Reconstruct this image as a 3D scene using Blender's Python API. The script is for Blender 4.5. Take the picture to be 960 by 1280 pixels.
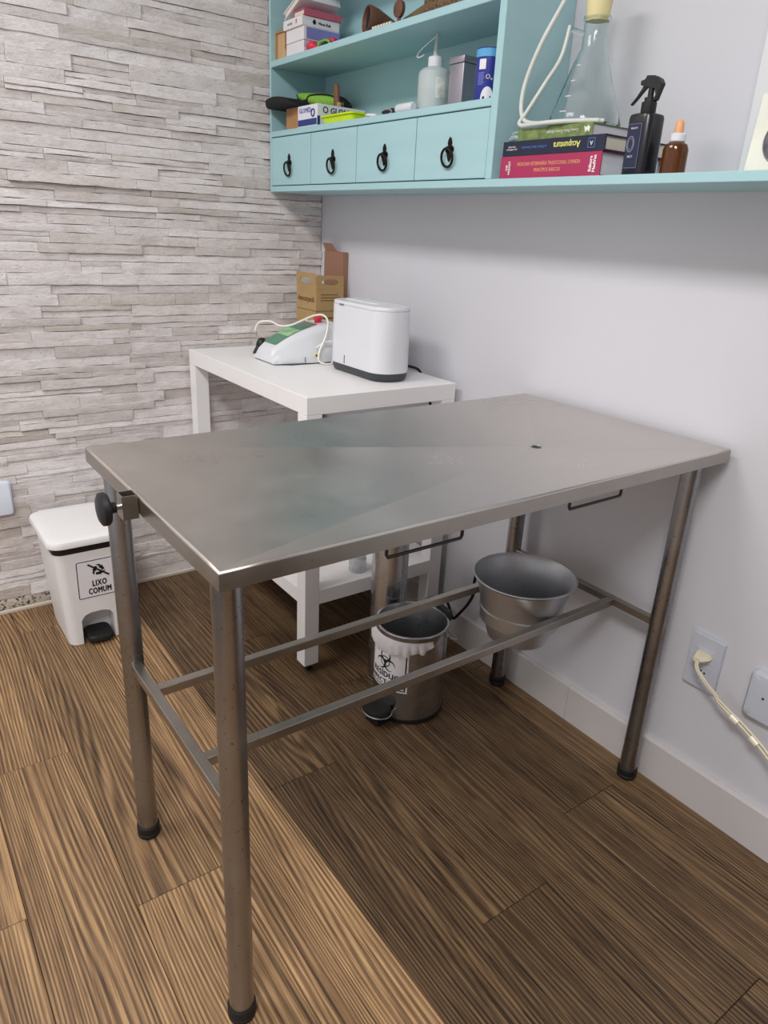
import bpy, bmesh, math, random
from mathutils import Vector, Matrix

# ------------------------------------------------------------------ camera, world, lights, exposure
for o in list(bpy.data.objects): bpy.data.objects.remove(o)
SC = bpy.context.scene
COL = SC.collection
CAM_POS = Vector((-1.4852, -2.4881, 1.2977)); YAW, PITCH, ROLL, FPX = 0.6361, -0.3757, 0.0518, 893.15
fw = Vector((math.sin(YAW)*math.cos(PITCH), math.cos(YAW)*math.cos(PITCH), math.sin(PITCH)))
rt = fw.cross(Vector((0, 0, 1))).normalized(); up = rt.cross(fw)
r2 = math.cos(ROLL)*rt + math.sin(ROLL)*up; u2 = -math.sin(ROLL)*rt + math.cos(ROLL)*up
cd = bpy.data.cameras.new('camera'); cam = bpy.data.objects.new('camera', cd); COL.objects.link(cam)
cd.sensor_fit = 'HORIZONTAL'; cd.sensor_width = 36; cd.lens = FPX/960*36; cd.clip_start = 0.05
cam.matrix_world = Matrix(((r2.x, u2.x, -fw.x, CAM_POS.x), (r2.y, u2.y, -fw.y, CAM_POS.y), (r2.z, u2.z, -fw.z, CAM_POS.z), (0, 0, 0, 1)))
SC.camera = cam
W = bpy.data.worlds.new('world'); SC.world = W; W.use_nodes = True
W.node_tree.nodes['Background'].inputs[0].default_value = (0.97, 0.98, 1.0, 1)
W.node_tree.nodes['Background'].inputs[1].default_value = 0.80
def area(name, loc, size, power, color=(1, 0.985, 0.97)):
    l = bpy.data.lights.new(name, 'AREA'); l.shape = 'RECTANGLE'; l.size, l.size_y = size; l.energy = power; l.color = color
    o = bpy.data.objects.new(name, l); o.location = loc; COL.objects.link(o); return o
area('ceiling_panel_lamp', (-2.20, -0.80, 2.88), (0.6, 1.0), 36)
area('ceiling_panel_lamp', (-2.10, -2.75, 2.88), (0.6, 1.0), 66)
VS = SC.view_settings; VS.view_transform = 'Standard'; VS.look = 'None'; VS.gamma = 1; VS.use_curve_mapping = False
VS.exposure = 0.0
random.seed(7)
PI = math.pi

# ------------------------------------------------------------------ materials
def lin(c):
    return tuple(((v/255)/12.92 if v/255 <= 0.04045 else ((v/255+0.055)/1.055)**2.4) for v in c)
def new_mat(name):
    m = bpy.data.materials.new(name); m.use_nodes = True
    return m, m.node_tree.nodes, m.node_tree.links, m.node_tree.nodes['Principled BSDF']
def N(nodes, t, **kw):
    n = nodes.new(t)
    for k, v in kw.items():
        if k.startswith('i_'): n.inputs[k[2:]].default_value = v
        elif k.startswith('n_'): n.inputs[int(k[2:])].default_value = v
        else: setattr(n, k, v)
    return n
def ramp(nodes, pts):
    r = nodes.new('ShaderNodeValToRGB'); e = r.color_ramp.elements
    while len(e) < len(pts): e.new(0.5)
    for i, (p, c) in enumerate(pts):
        e[i].position = p; e[i].color = (*c, 1) if len(c) == 3 else c
    return r
MATS = {}
def mat(name, rgb=(200, 200, 200), rough=0.5, metal=0.0, var=0.06, nscale=12.0, bump=0.0, bscale=60.0, trans=0.0, ior=1.45, coat=0.0, stretch=None):
    """procedural material: base colour with soft noise variation, optional bump"""
    if name in MATS: return MATS[name]
    m, n, l, b = new_mat(name); c = lin(rgb)
    tc = N(n, 'ShaderNodeTexCoord'); mp = N(n, 'ShaderNodeMapping'); l.new(tc.outputs['Object'], mp.inputs[0])
    if stretch: mp.inputs['Scale'].default_value = stretch
    nz = N(n, 'ShaderNodeTexNoise', i_Scale=nscale, i_Detail=4.0); l.new(mp.outputs[0], nz.inputs['Vector'])
    r = ramp(n, [(0.3, tuple(v*(1-var) for v in c)), (0.7, tuple(min(1, v*(1+var)) for v in c))])
    l.new(nz.outputs[0], r.inputs[0]); l.new(r.outputs[0], b.inputs['Base Color'])
    b.inputs['Roughness'].default_value = rough; b.inputs['Metallic'].default_value = metal
    b.inputs['Transmission Weight'].default_value = trans; b.inputs['IOR'].default_value = ior
    b.inputs['Coat Weight'].default_value = coat
    if bump:
        nb = N(n, 'ShaderNodeTexNoise', i_Scale=bscale, i_Detail=5.0); l.new(mp.outputs[0], nb.inputs['Vector'])
        bp = N(n, 'ShaderNodeBump', i_Strength=bump, i_Distance=0.002); l.new(nb.outputs[0], bp.inputs['Height']); l.new(bp.outputs[0], b.inputs['Normal'])
    MATS[name] = m; return m

def steel(name, rgb, rough, scr=(4, 220, 4), spots=0.0, smear=0.12):
    if name in MATS: return MATS[name]
    m, n, l, b = new_mat(name); c = lin(rgb)
    tc = N(n, 'ShaderNodeTexCoord'); mp = N(n, 'ShaderNodeMapping'); mp.inputs['Scale'].default_value = scr
    l.new(tc.outputs['Object'], mp.inputs[0])
    br = N(n, 'ShaderNodeTexNoise', i_Scale=1.0, i_Detail=3.0); l.new(mp.outputs[0], br.inputs['Vector'])
    sm = N(n, 'ShaderNodeTexNoise', i_Scale=5.0, i_Detail=6.0, i_Roughness=0.65); l.new(tc.outputs['Object'], sm.inputs['Vector'])
    r = ramp(n, [(0.3, tuple(v*(1-smear) for v in c)), (0.7, tuple(min(1, v*(1+smear)) for v in c))]); l.new(sm.outputs[0], r.inputs[0])
    col = r.outputs[0]
    if spots:
        vo = N(n, 'ShaderNodeTexNoise', i_Scale=150.0, i_Detail=2.0); l.new(tc.outputs['Object'], vo.inputs['Vector'])
        rr = ramp(n, [(0.66, (0, 0, 0)), (0.74, (1, 1, 1))]); l.new(vo.outputs[0], rr.inputs[0])
        mx = N(n, 'ShaderNodeMix', data_type='RGBA'); mx.inputs[7].default_value = (0.03, 0.025, 0.02, 1)
        ml = N(n, 'ShaderNodeMath', operation='MULTIPLY', n_1=spots); l.new(rr.outputs[0], ml.inputs[0])
        l.new(ml.outputs[0], mx.inputs[0]); l.new(col, mx.inputs[6]); col = mx.outputs[2]
    l.new(col, b.inputs['Base Color']); b.inputs['Metallic'].default_value = 1.0
    ro = N(n, 'ShaderNodeMapRange', n_1=0.3, n_2=0.7, n_3=rough-0.07, n_4=rough+0.1); l.new(sm.outputs[0], ro.inputs[0]); l.new(ro.outputs[0], b.inputs['Roughness'])
    bp = N(n, 'ShaderNodeBump', i_Strength=0.12, i_Distance=0.0006); l.new(br.outputs[0], bp.inputs['Height']); l.new(bp.outputs[0], b.inputs['Normal'])
    MATS[name] = m; return m

def stone_material():
    m, n, l, b = new_mat('ledge_stone')
    tc = N(n, 'ShaderNodeTexCoord'); oi = N(n, 'ShaderNodeAttribute', attribute_name='tone')
    geo = N(n, 'ShaderNodeNewGeometry')
    mp = N(n, 'ShaderNodeMapping'); mp.inputs['Scale'].default_value = (1, 1, 2.2); l.new(tc.outputs['Object'], mp.inputs[0])
    big = N(n, 'ShaderNodeTexNoise', i_Scale=14.0, i_Detail=8.0, i_Roughness=0.65); l.new(mp.outputs[0], big.inputs['Vector'])
    fine = N(n, 'ShaderNodeTexNoise', i_Scale=75.0, i_Detail=8.0, i_Roughness=0.75, i_Distortion=0.8); l.new(mp.outputs[0], fine.inputs['Vector'])
    r1 = ramp(n, [(0.30, lin((222, 216, 213))), (0.5, lin((240, 235, 235))), (0.72, lin((249, 246, 247)))]); l.new(big.outputs[0], r1.inputs[0])
    r2_ = ramp(n, [(0.30, lin((176, 168, 160))), (0.47, (1, 1, 1))]); l.new(fine.outputs[0], r2_.inputs[0])
    mx = N(n, 'ShaderNodeMix', data_type='RGBA', blend_type='MULTIPLY'); mx.inputs[0].default_value = 0.55
    l.new(r1.outputs[0], mx.inputs[6]); l.new(r2_.outputs[0], mx.inputs[7])
    tn = ramp(n, [(0.0, lin((228, 222, 216))), (0.25, lin((243, 240, 238))), (0.6, lin((248, 246, 245))), (1.0, (1, 1, 1))]); l.new(oi.outputs['Fac'], tn.inputs[0])
    m2 = N(n, 'ShaderNodeMix', data_type='RGBA', blend_type='MULTIPLY'); m2.inputs[0].default_value = 1.0
    l.new(mx.outputs[2], m2.inputs[6]); l.new(tn.outputs[0], m2.inputs[7]); l.new(m2.outputs[2], b.inputs['Base Color'])
    b.inputs['Roughness'].default_value = 0.8
    ad = N(n, 'ShaderNodeMath', operation='ADD'); l.new(big.outputs[0], ad.inputs[0]); l.new(fine.outputs[0], ad.inputs[1])
    bp = N(n, 'ShaderNodeBump', i_Strength=0.9, i_Distance=0.005); l.new(ad.outputs[0], bp.inputs['Height']); l.new(bp.outputs[0], b.inputs['Normal'])
    return m
def wood_floor_material():
    m, n, l, b = new_mat('wood_plank')
    tc = N(n, 'ShaderNodeTexCoord'); oi = N(n, 'ShaderNodeObjectInfo')
    off = N(n, 'ShaderNodeVectorMath', operation='SCALE'); off.inputs[0].default_value = (37, 91, 0); l.new(oi.outputs['Random'], off.inputs['Scale'])
    add = N(n, 'ShaderNodeVectorMath', operation='ADD'); l.new(tc.outputs['Object'], add.inputs[0]); l.new(off.outputs[0], add.inputs[1])
    mpa = N(n, 'ShaderNodeMapping'); mpa.inputs['Scale'].default_value = (1, 0.085, 1); l.new(add.outputs[0], mpa.inputs[0])
    mpc = N(n, 'ShaderNodeMapping'); mpc.inputs['Scale'].default_value = (1, 0.022, 1); l.new(add.outputs[0], mpc.inputs[0])
    mpb = N(n, 'ShaderNodeMapping'); mpb.inputs['Scale'].default_value = (1, 0.013, 1); l.new(add.outputs[0], mpb.inputs[0])
    # growth-ring contours: a slow field across the plank, cut into lines that open into cathedrals
    sep = N(n, 'ShaderNodeSeparateXYZ'); l.new(add.outputs[0], sep.inputs[0])
    fld = N(n, 'ShaderNodeTexNoise', i_Scale=6.5, i_Detail=1.5, i_Roughness=0.4, i_Distortion=0.3); l.new(mpa.outputs[0], fld.inputs['Vector'])
    fm = N(n, 'ShaderNodeMath', operation='MULTIPLY', n_1=20.0); l.new(fld.outputs[0], fm.inputs[0])
    xm = N(n, 'ShaderNodeMath', operation='MULTIPLY_ADD', n_1=105.0); l.new(sep.outputs[0], xm.inputs[0]); l.new(fm.outputs[0], xm.inputs[2])
    sn = N(n, 'ShaderNodeMath', operation='MULTIPLY', n_1=6.2832); l.new(xm.outputs[0], sn.inputs[0])
    si = N(n, 'ShaderNodeMath', operation='SINE'); l.new(sn.outputs[0], si.inputs[0])
    wv = N(n, 'ShaderNodeMapRange', n_1=-1.0, n_2=0.75, n_3=0.0, n_4=1.0); l.new(si.outputs[0], wv.inputs[0])
    fine = N(n, 'ShaderNodeTexNoise', i_Scale=300.0, i_Detail=5.0, i_Roughness=0.6); l.new(mpb.outputs[0], fine.inputs['Vector'])
    fib = N(n, 'ShaderNodeTexNoise', i_Scale=120.0, i_Detail=3.0, i_Distortion=0.4); l.new(mpb.outputs[0], fib.inputs['Vector'])
    broad = N(n, 'ShaderNodeTexNoise', i_Scale=9.0, i_Detail=3.0, i_Distortion=0.5); l.new(mpa.outputs[0], broad.inputs['Vector'])
    def mul(o_, k): q = N(n, 'ShaderNodeMath', operation='MULTIPLY', n_1=k); l.new(o_, q.inputs[0]); return q.outputs[0]
    def plus(a_, b_): q = N(n, 'ShaderNodeMath', operation='ADD'); l.new(a_, q.inputs[0]); l.new(b_, q.inputs[1]); return q.outputs[0]
    a1o = plus(mul(wv.outputs[0], 0.24), mul(fine.outputs[0], 0.70))
    a2o = plus(plus(a1o, mul(fib.outputs[0], 0.55)), mul(broad.outputs[0], 0.42))
    r = ramp(n, [(0.46, lin((72, 54, 39))), (0.70, lin((132, 103, 74))), (0.97, lin((188, 152, 109)))])
    sh = N(n, 'ShaderNodeMath', operation='SUBTRACT', n_1=0.26); l.new(a2o, sh.inputs[0]); l.new(sh.outputs[0], r.inputs[0])
    pore = N(n, 'ShaderNodeTexNoise', i_Scale=420.0, i_Detail=3.0, i_Roughness=0.55); l.new(mpc.outputs[0], pore.inputs['Vector'])
    pr = ramp(n, [(0.36, lin((120, 104, 92))), (0.46, (1, 1, 1))]); l.new(pore.outputs[0], pr.inputs[0])
    pm = N(n, 'ShaderNodeMix', data_type='RGBA', blend_type='MULTIPLY'); pm.inputs[0].default_value = 1.0; l.new(oi.outputs['Alpha'], pm.inputs[0]); l.new(r.outputs[0], pm.inputs[6]); l.new(pr.outputs[0], pm.inputs[7])
    mx = N(n, 'ShaderNodeMix', data_type='RGBA', blend_type='MULTIPLY'); mx.inputs[0].default_value = 1.0
    l.new(pm.outputs[2], mx.inputs[6]); l.new(oi.outputs['Color'], mx.inputs[7]); l.new(mx.outputs[2], b.inputs['Base Color'])
    b.inputs['Roughness'].default_value = 0.5; b.inputs['Specular IOR Level'].default_value = 0.35
    bp = N(n, 'ShaderNodeBump', i_Strength=0.35, i_Distance=0.0015); l.new(a1o, bp.inputs['Height']); l.new(bp.outputs[0], b.inputs['Normal'])
    return m
def speckle_material():
    m, n, l, b = new_mat('speckled_mortar')
    tc = N(n, 'ShaderNodeTexCoord')
    nz = N(n, 'ShaderNodeTexNoise', i_Scale=95.0, i_Detail=3.0, i_Roughness=0.6); l.new(tc.outputs['Object'], nz.inputs['Vector'])
    r = ramp(n, [(0.40, lin((60, 52, 46))), (0.47, lin((196, 186, 174))), (0.8, lin((222, 214, 204)))]); l.new(nz.outputs[0], r.inputs[0])
    l.new(r.outputs[0], b.inputs['Base Color']); b.inputs['Roughness'].default_value = 0.85
    bp = N(n, 'ShaderNodeBump', i_Strength=0.6, i_Distance=0.003); l.new(nz.outputs[0], bp.inputs['Height']); l.new(bp.outputs[0], b.inputs['Normal'])
    return m
STONE = stone_material(); WOOD = wood_floor_material(); SPECK = speckle_material()
WALLW = mat('white_plaster', (206, 205, 211), 0.6, var=0.015, nscale=3, bump=0.08, bscale=120)
SKIRT = mat('white_skirting', (202, 197, 196), 0.45, var=0.02)
DARK = mat('floor_underlay', (40, 30, 22), 0.9)
TOPST = steel('tabletop_steel', (209, 203, 198), 0.32, (3, 160, 3), smear=0.07)
LEGST = steel('leg_steel', (158, 157, 159), 0.29, (240, 240, 3), spots=0.55)
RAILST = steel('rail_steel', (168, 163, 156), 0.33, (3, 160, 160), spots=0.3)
BINST = steel('bin_steel', (184, 184, 186), 0.27, (3, 3, 200))
ALUM = steel('spun_aluminium', (196, 199, 205), 0.42, (3, 3, 260), spots=0.25)
BLACKP = mat('black_plastic', (26, 26, 28), 0.45); BLACKR = mat('black_rubber', (22, 21, 21), 0.65)
TURQ = mat('turquoise_paint', (164, 201, 207), 0.5, var=0.03, nscale=5, bump=0.05, stretch=(1, 0.3, 4))
IRON = mat('antique_iron', (44, 36, 34), 0.35, metal=0.85, var=0.3)
WHITEP = mat('white_plastic', (220, 221, 226), 0.32, var=0.01)
WHITEB = mat('white_bin_plastic', (232, 230, 231), 0.38, var=0.015)
WHITET = mat('white_laminate', (238, 236, 236), 0.4, var=0.012)
PAPERW = mat('white_print', (232, 230, 234), 0.55, var=0.01)
INK = mat('black_ink', (20, 20, 24), 0.6)
DGREY = mat('dark_grey_plastic', (58, 62, 68), 0.4)
CREAM = mat('cream_plastic', (226, 216, 190), 0.45)
OUTLET = mat('outlet_plastic', (192, 196, 207), 0.4, var=0.02)

# ------------------------------------------------------------------ geometry helpers
ORG = {}
class MB:
    def __init__(s): s.v = []; s.f = []
    def add(s, vs, fs):
        o = len(s.v); s.v += [tuple(v) for v in vs]; s.f += [tuple(i+o for i in f) for f in fs]; return s
    def box(s, x0, x1, y0, y1, z0, z1):
        vs = [(x, y, z) for x in (x0, x1) for y in (y0, y1) for z in (z0, z1)]
        return s.add(vs, [(0, 1, 3, 2), (4, 6, 7, 5), (0, 4, 5, 1), (2, 3, 7, 6), (0, 2, 6, 4), (1, 5, 7, 3)])
    def bbox(s, x0, x1, y0, y1, z0, z1, r=0.003, seg=2):
        bm = bmesh.new(); bmesh.ops.create_cube(bm, size=1)
        for v in bm.verts:
            v.co = Vector(((x0+x1)/2+v.co.x*(x1-x0), (y0+y1)/2+v.co.y*(y1-y0), (z0+z1)/2+v.co.z*(z1-z0)))
        bmesh.ops.bevel(bm, geom=list(bm.edges), offset=r, segments=seg, profile=0.5, affect='EDGES')
        bm.verts.index_update(); s.add([v.co for v in bm.verts], [[v.index for v in f.verts] for f in bm.faces]); bm.free(); return s
    def lathe(s, prof, c=(0, 0, 0), seg=40, axis='z', close=False):
        vs = []; fs = []; n = len(prof)
        for i in range(seg):
            a = 2*PI*i/seg; ca, sa = math.cos(a), math.sin(a)
            for r, h in prof:
                p = {'z': (r*ca, r*sa, h), 'x': (h, r*ca, r*sa), 'y': (r*sa, h, r*ca)}[axis]
                vs.append((c[0]+p[0], c[1]+p[1], c[2]+p[2]))
        for i in range(seg):
            j = (i+1) % seg
            for k in range(n-1): fs.append((i*n+k, j*n+k, j*n+k+1, i*n+k+1))
        if prof[0][0] > 1e-6 and close: fs.append(tuple(i*n for i in reversed(range(seg))))
        if prof[-1][0] > 1e-6 and close: fs.append(tuple(i*n+n-1 for i in range(seg)))
        return s.add(vs, fs)
    def loft(s, rings, cap0=True, cap1=True, closed=True):
        n = len(rings[0]); vs = [p for r in rings for p in r]; fs = []
        for k in range(len(rings)-1):
            for i in range(n if closed else n-1):
                j = (i+1) % n; fs.append((k*n+i, k*n+j, (k+1)*n+j, (k+1)*n+i))
        if cap0: fs.append(tuple(reversed(range(n))))
        if cap1: fs.append(tuple((len(rings)-1)*n+i for i in range(n)))
        return s.add(vs, fs)
    def tube(s, pts, r, seg=8, smooth=0, cap=True):
        P = [Vector(p) for p in pts]
        if smooth:
            Q = []
            for i in range(len(P)-1):
                p0, p1, p2, p3 = P[max(i-1, 0)], P[i], P[i+1], P[min(i+2, len(P)-1)]
                for k in range(smooth):
                    t = k/smooth
                    Q.append(0.5*((2*p1)+(p2-p0)*t+(2*p0-5*p1+4*p2-p3)*t*t+(-p0+3*p1-3*p2+p3)*t**3))
            Q.append(P[-1]); P = Q
        rings = []; prev = None
        for i, p in enumerate(P):
            t = (P[min(i+1, len(P)-1)]-P[max(i-1, 0)]).normalized()
            if prev is None:
                a = Vector((0, 0, 1)) if abs(t.z) < 0.9 else Vector((1, 0, 0)); u = t.cross(a).normalized()
            else: u = (prev - t*prev.dot(t)).normalized()
            prev = u; w = t.cross(u)
            rr = r(i/(len(P)-1)) if callable(r) else r
            rings.append([p+(u*math.cos(2*PI*k/seg)+w*math.sin(2*PI*k/seg))*rr for k in range(seg)])
        return s.loft(rings, cap, cap)
    def torus(s, c, R, r, ax='x', seg=28, sub=8, a0=0, a1=2*PI, sy=1.0):
        pts = []
        for i in range(seg+1):
            a = a0+(a1-a0)*i/seg; u, w = R*math.cos(a), R*math.sin(a)*sy
            pts.append({'x': (c[0], c[1]+u, c[2]+w), 'y': (c[0]+u, c[1], c[2]+w), 'z': (c[0]+u, c[1]+w, c[2])}[ax])
        return s.tube(pts, r, sub, cap=False)
    def poly(s, pts2, to3, depth):
        """flat outline (2-D points) extruded by depth; to3 maps (u, v, d) to 3-D"""
        n = len(pts2); a = [to3(u, v, 0) for u, v in pts2]; b = [to3(u, v, depth) for u, v in pts2]
        fs = [tuple(range(n)), tuple(range(2*n-1, n-1, -1))]+[(i, i+n, (i+1) % n+n, (i+1) % n) for i in range(n)]
        return s.add(a+b, fs)
def link(name, me, m, parent=None, smooth=None):
    o = bpy.data.objects.new(name, me); COL.objects.link(o)
    if m is not None and not me.materials: me.materials.append(m)
    if parent is not None: o.parent = parent
    if smooth is not None:
        bm = bmesh.new(); bm.from_mesh(me); bmesh.ops.recalc_face_normals(bm, faces=bm.faces)
        for e in bm.edges:
            e.smooth = (len(e.link_faces) == 2 and e.calc_face_angle(0) < math.radians(smooth))
        for f in bm.faces: f.smooth = True
        bm.to_mesh(me); bm.free()
    return o
def origin(o):
    return ORG.get(o.name, Vector((0, 0, 0))) if o is not None else Vector((0, 0, 0))
def build(name, mb, m, parent=None, smooth=29, at=None):
    """link the collected shapes as one mesh; coordinates are world ones, moved into the thing's own frame"""
    org = origin(parent) if parent is not None else Vector(at or (0, 0, 0))
    me = bpy.data.meshes.new(name); me.from_pydata([tuple(Vector(v)-org) for v in mb.v], [], mb.f); me.validate(); me.update()
    o = link(name, me, m, parent, smooth)
    if parent is None: o.location = org
    ORG[o.name] = org
    return o
def thing(name, loc, label, cat, group=None, rz=0):
    o = bpy.data.objects.new(name, None); COL.objects.link(o); o.location = loc; o.rotation_euler = (0, 0, rz); o.empty_display_size = 0.05
    ORG[o.name] = Vector(loc) if rz == 0 else Vector((0, 0, 0))
    o['label'] = label; o['category'] = cat
    if group: o['group'] = group
    return o
def tag(o, label, cat, group=None):
    o['label'] = label; o['category'] = cat
    if group: o['group'] = group
    return o
def struct(o): o['kind'] = 'structure'; return o
FX = lambda x: Matrix(((0, 0, -1), (-1, 0, 0), (0, 1, 0)))       # text basis on a face looking to -x
FY = lambda: Matrix(((1, 0, 0), (0, 0, -1), (0, 1, 0)))          # text basis on a face looking to -y
def text_mesh(body, size, bold=0.0, spacing=1.0, align='CENTER', line=1.0):
    c = bpy.data.curves.new('txt', 'FONT'); c.body = body; c.size = size; c.align_x = align; c.align_y = 'CENTER'
    c.offset = bold; c.space_character = spacing; c.space_line = line; c.resolution_u = 2; c.extrude = 0.0002
    o = bpy.data.objects.new('txt', c); COL.objects.link(o)
    dg = bpy.context.evaluated_depsgraph_get(); me = bpy.data.meshes.new_from_object(o.evaluated_get(dg))
    bpy.data.objects.remove(o); bpy.data.curves.remove(c)
    return me
def text(body, size, m, parent, pos, basis, bold=0.0, rot=0.0, sx=1.0, name='lettering', spacing=1.0, warp=None, line=1.0):
    me = text_mesh(body, size, 0.0, spacing, line=line); me.name = name; org = origin(parent)
    if bold:
        bm = bmesh.new()
        for kk, (du, dv) in enumerate(((-1, 0), (1, 0), (0, 0.7), (0, -0.7))):
            n0 = len(bm.verts); bm.from_mesh(me); bm.verts.ensure_lookup_table()
            for v in bm.verts[n0:]: v.co.x += du*bold; v.co.y += dv*bold; v.co.z += 0.00006*kk
        bm.to_mesh(me); bm.free()
    R2 = Matrix.Rotation(rot, 3, 'Z')
    for v in me.vertices:
        p = R2 @ Vector((v.co.x*sx, v.co.y, v.co.z))
        v.co = (warp(p) if warp else basis @ p + Vector(pos)) - org
    me.materials.clear()
    return link(name, me, m, parent)
def rrect(cx, cy, hx, hy, r, z, k=6):
    pts = []
    for (sx, sy, a0) in ((1, 1, 0), (-1, 1, PI/2), (-1, -1, PI), (1, -1, 1.5*PI)):
        for i in range(k+1):
            a = a0+PI/2*i/k; pts.append((cx+sx*(hx-r)+r*math.cos(a), cy+sy*(hy-r)+r*math.sin(a), z))
    return pts
def boolean(a, b):
    """mesh a minus mesh b"""
    oa = bpy.data.objects.new('a', a); ob = bpy.data.objects.new('b', b); COL.objects.link(oa); COL.objects.link(ob)
    md = oa.modifiers.new('b', 'BOOLEAN'); md.object = ob; md.operation = 'DIFFERENCE'; md.solver = 'EXACT'
    dg = bpy.context.evaluated_depsgraph_get(); me = bpy.data.meshes.new_from_object(oa.evaluated_get(dg))
    bpy.data.objects.remove(oa); bpy.data.objects.remove(ob); return me
def raw(mb, org=(0, 0, 0)):
    me = bpy.data.meshes.new('m'); me.from_pydata([tuple(Vector(v)-Vector(org)) for v in mb.v], [], mb.f)
    bm = bmesh.new(); bm.from_mesh(me); bmesh.ops.recalc_face_normals(bm, faces=bm.faces); bm.to_mesh(me); bm.free(); return me
def project(p):
    d = Vector(p)-CAM_POS; z = d.dot(fw)
    return 480+FPX*d.dot(r2)/z, 640-FPX*d.dot(u2)/z

# ------------------------------------------------------------------ the room
b = struct(build('wall_right', MB().box(0, 0.12, -3.6, 0.15, -0.05, 2.95), WALLW))
wl = struct(build('wall_left', MB().box(-3.2, 0.0, 0.026, 0.15, -0.05, 2.95), mat('grey_mortar', (196, 188, 184), 0.9, bump=0.3)))
struct(build('ceiling', MB().box(-3.2, 0.12, -3.6, 0.15, 2.91, 3.0), mat('ceiling_paint', (238, 237, 235), 0.7)))
struct(build('wall_back_added', MB().box(-3.2, 0.12, -3.72, -3.601, -0.05, 2.95), mat('added_wall_dim_grey', (128, 123, 120), 0.7)))  # unseen wall, added and toned dark to dim reflections in the steel
fl = struct(build('floor', MB().box(-3.2, 0.0, -3.6, 0.026, -0.05, -0.006), DARK))
# ledge stone strips, one by one
rng = random.Random(11)
def stone_mesh(x0, x1, z0, z1, depth):
    g = 0.0005; x0 += g; x1 -= g; z0 += g; z1 -= g
    n = max(2, min(9, int((x1-x0)/0.045)+1)); rows = 3
    mb = MB(); vs = []; yb = 0.028; base = 0.014-depth
    tilt = rng.uniform(-0.0025, 0.0025); rough = rng.choice((0.0006, 0.0012, 0.002))
    for j in range(rows):
        for i in range(n+1):
            x = x0+(x1-x0)*i/n; z = z0+(z1-z0)*j/(rows-1)
            if 0 < i < n: x += rng.uniform(-0.006, 0.006)
            if j in (0, rows-1) and 0 < i < n: z += rng.uniform(-0.0014, 0.0014)
            y = base+tilt*(j-1)+rng.uniform(-rough, rough)+(0.0012 if i in (0, n) or j in (0, rows-1) else 0)
            vs.append((x, y, z))
    fs = [(j*(n+1)+i, j*(n+1)+i+1, (j+1)*(n+1)+i+1, (j+1)*(n+1)+i) for j in range(rows-1) for i in range(n)]
    loop = [i for i in range(n+1)]+[j*(n+1)+n for j in range(1, rows)]+[(rows-1)*(n+1)+i for i in range(n-1, -1, -1)]+[j*(n+1) for j in range(rows-2, 0, -1)]
    o = len(vs)
    for k in loop: vs.append((vs[k][0], yb, vs[k][2]))
    for k in range(len(loop)):
        kk = (k+1) % len(loop); fs.append((loop[k], o+k, o+kk, loop[kk]))
    return mb.add(vs, fs)
strips = []
z = 0.012
while z < 2.86:
    h = rng.choice((0.019, 0.024, 0.028, 0.031, 0.036, 0.041)) if z > 0.02 else 0.04
    x = (-2.15-rng.random()*0.3) if z > 0.02 else -1.075
    while x < -0.003:
        L = rng.uniform(0.11, 0.42); x1 = min(x+L, -0.002)
        if -0.002-x1 < 0.06: x1 = -0.002
        if h > 0.03 and rng.random() < 0.28:      # a course split into two thin ledges
            hm = h*rng.uniform(0.4, 0.6)
            strips.append((x, x1, z, z+hm, rng.uniform(0, 0.009))); strips.append((x, x1, z+hm, z+h, rng.uniform(0, 0.009)))
        else: strips.append((x, x1, z, z+h, max(0, rng.gauss(0.005, 0.0035))))
        x = x1
    z += h
def seen(s):
    x0, x1, z0, z1, d = s; a = project((x0, 0.01, z0)); c = project((x1, 0.01, z1))
    w = max(0, min(960, c[0])-max(0, a[0])); hh = max(0, min(1280, a[1])-max(0, c[1]))
    cx, cy = (a[0]+c[0])/2, (a[1]+c[1])/2
    if cx > 337 and cy < 240 or (cy > 560 and cx > 260): return 0        # behind the shelf unit or the tables
    return w*hh
strips.sort(key=seen, reverse=True)
rest = MB(); rest_t = []
for i, s in enumerate(strips):
    mb = stone_mesh(*s); t = rng.random()
    if i < 300:
        o = build('stone', mb, STONE, wl, smooth=50)
        at = o.data.attributes.new('tone', 'FLOAT', 'FACE'); at.data.foreach_set('value', [t]*len(o.data.polygons))
    else:
        k = len(mb.f); rest.add(mb.v, mb.f); rest_t += [t]*k
o = build('stone_strips', rest, STONE, wl, smooth=50); o['kind'] = 'stuff'
at = o.data.attributes.new('tone', 'FLOAT', 'FACE'); at.data.foreach_set('value', (rest_t+[0.5]*len(o.data.polygons))[:len(o.data.polygons)])
struct(build('trim_1', MB().bbox(-2.4, -1.078, 0.008, 0.028, 0.012, 0.0515, 0.003), SPECK))
struct(build('trim_2', MB().bbox(-2.4, -0.004, 0.002, 0.028, -0.001, 0.0115, 0.002), mat('grout_line', (206, 196, 184), 0.8, bump=0.3)))
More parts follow.
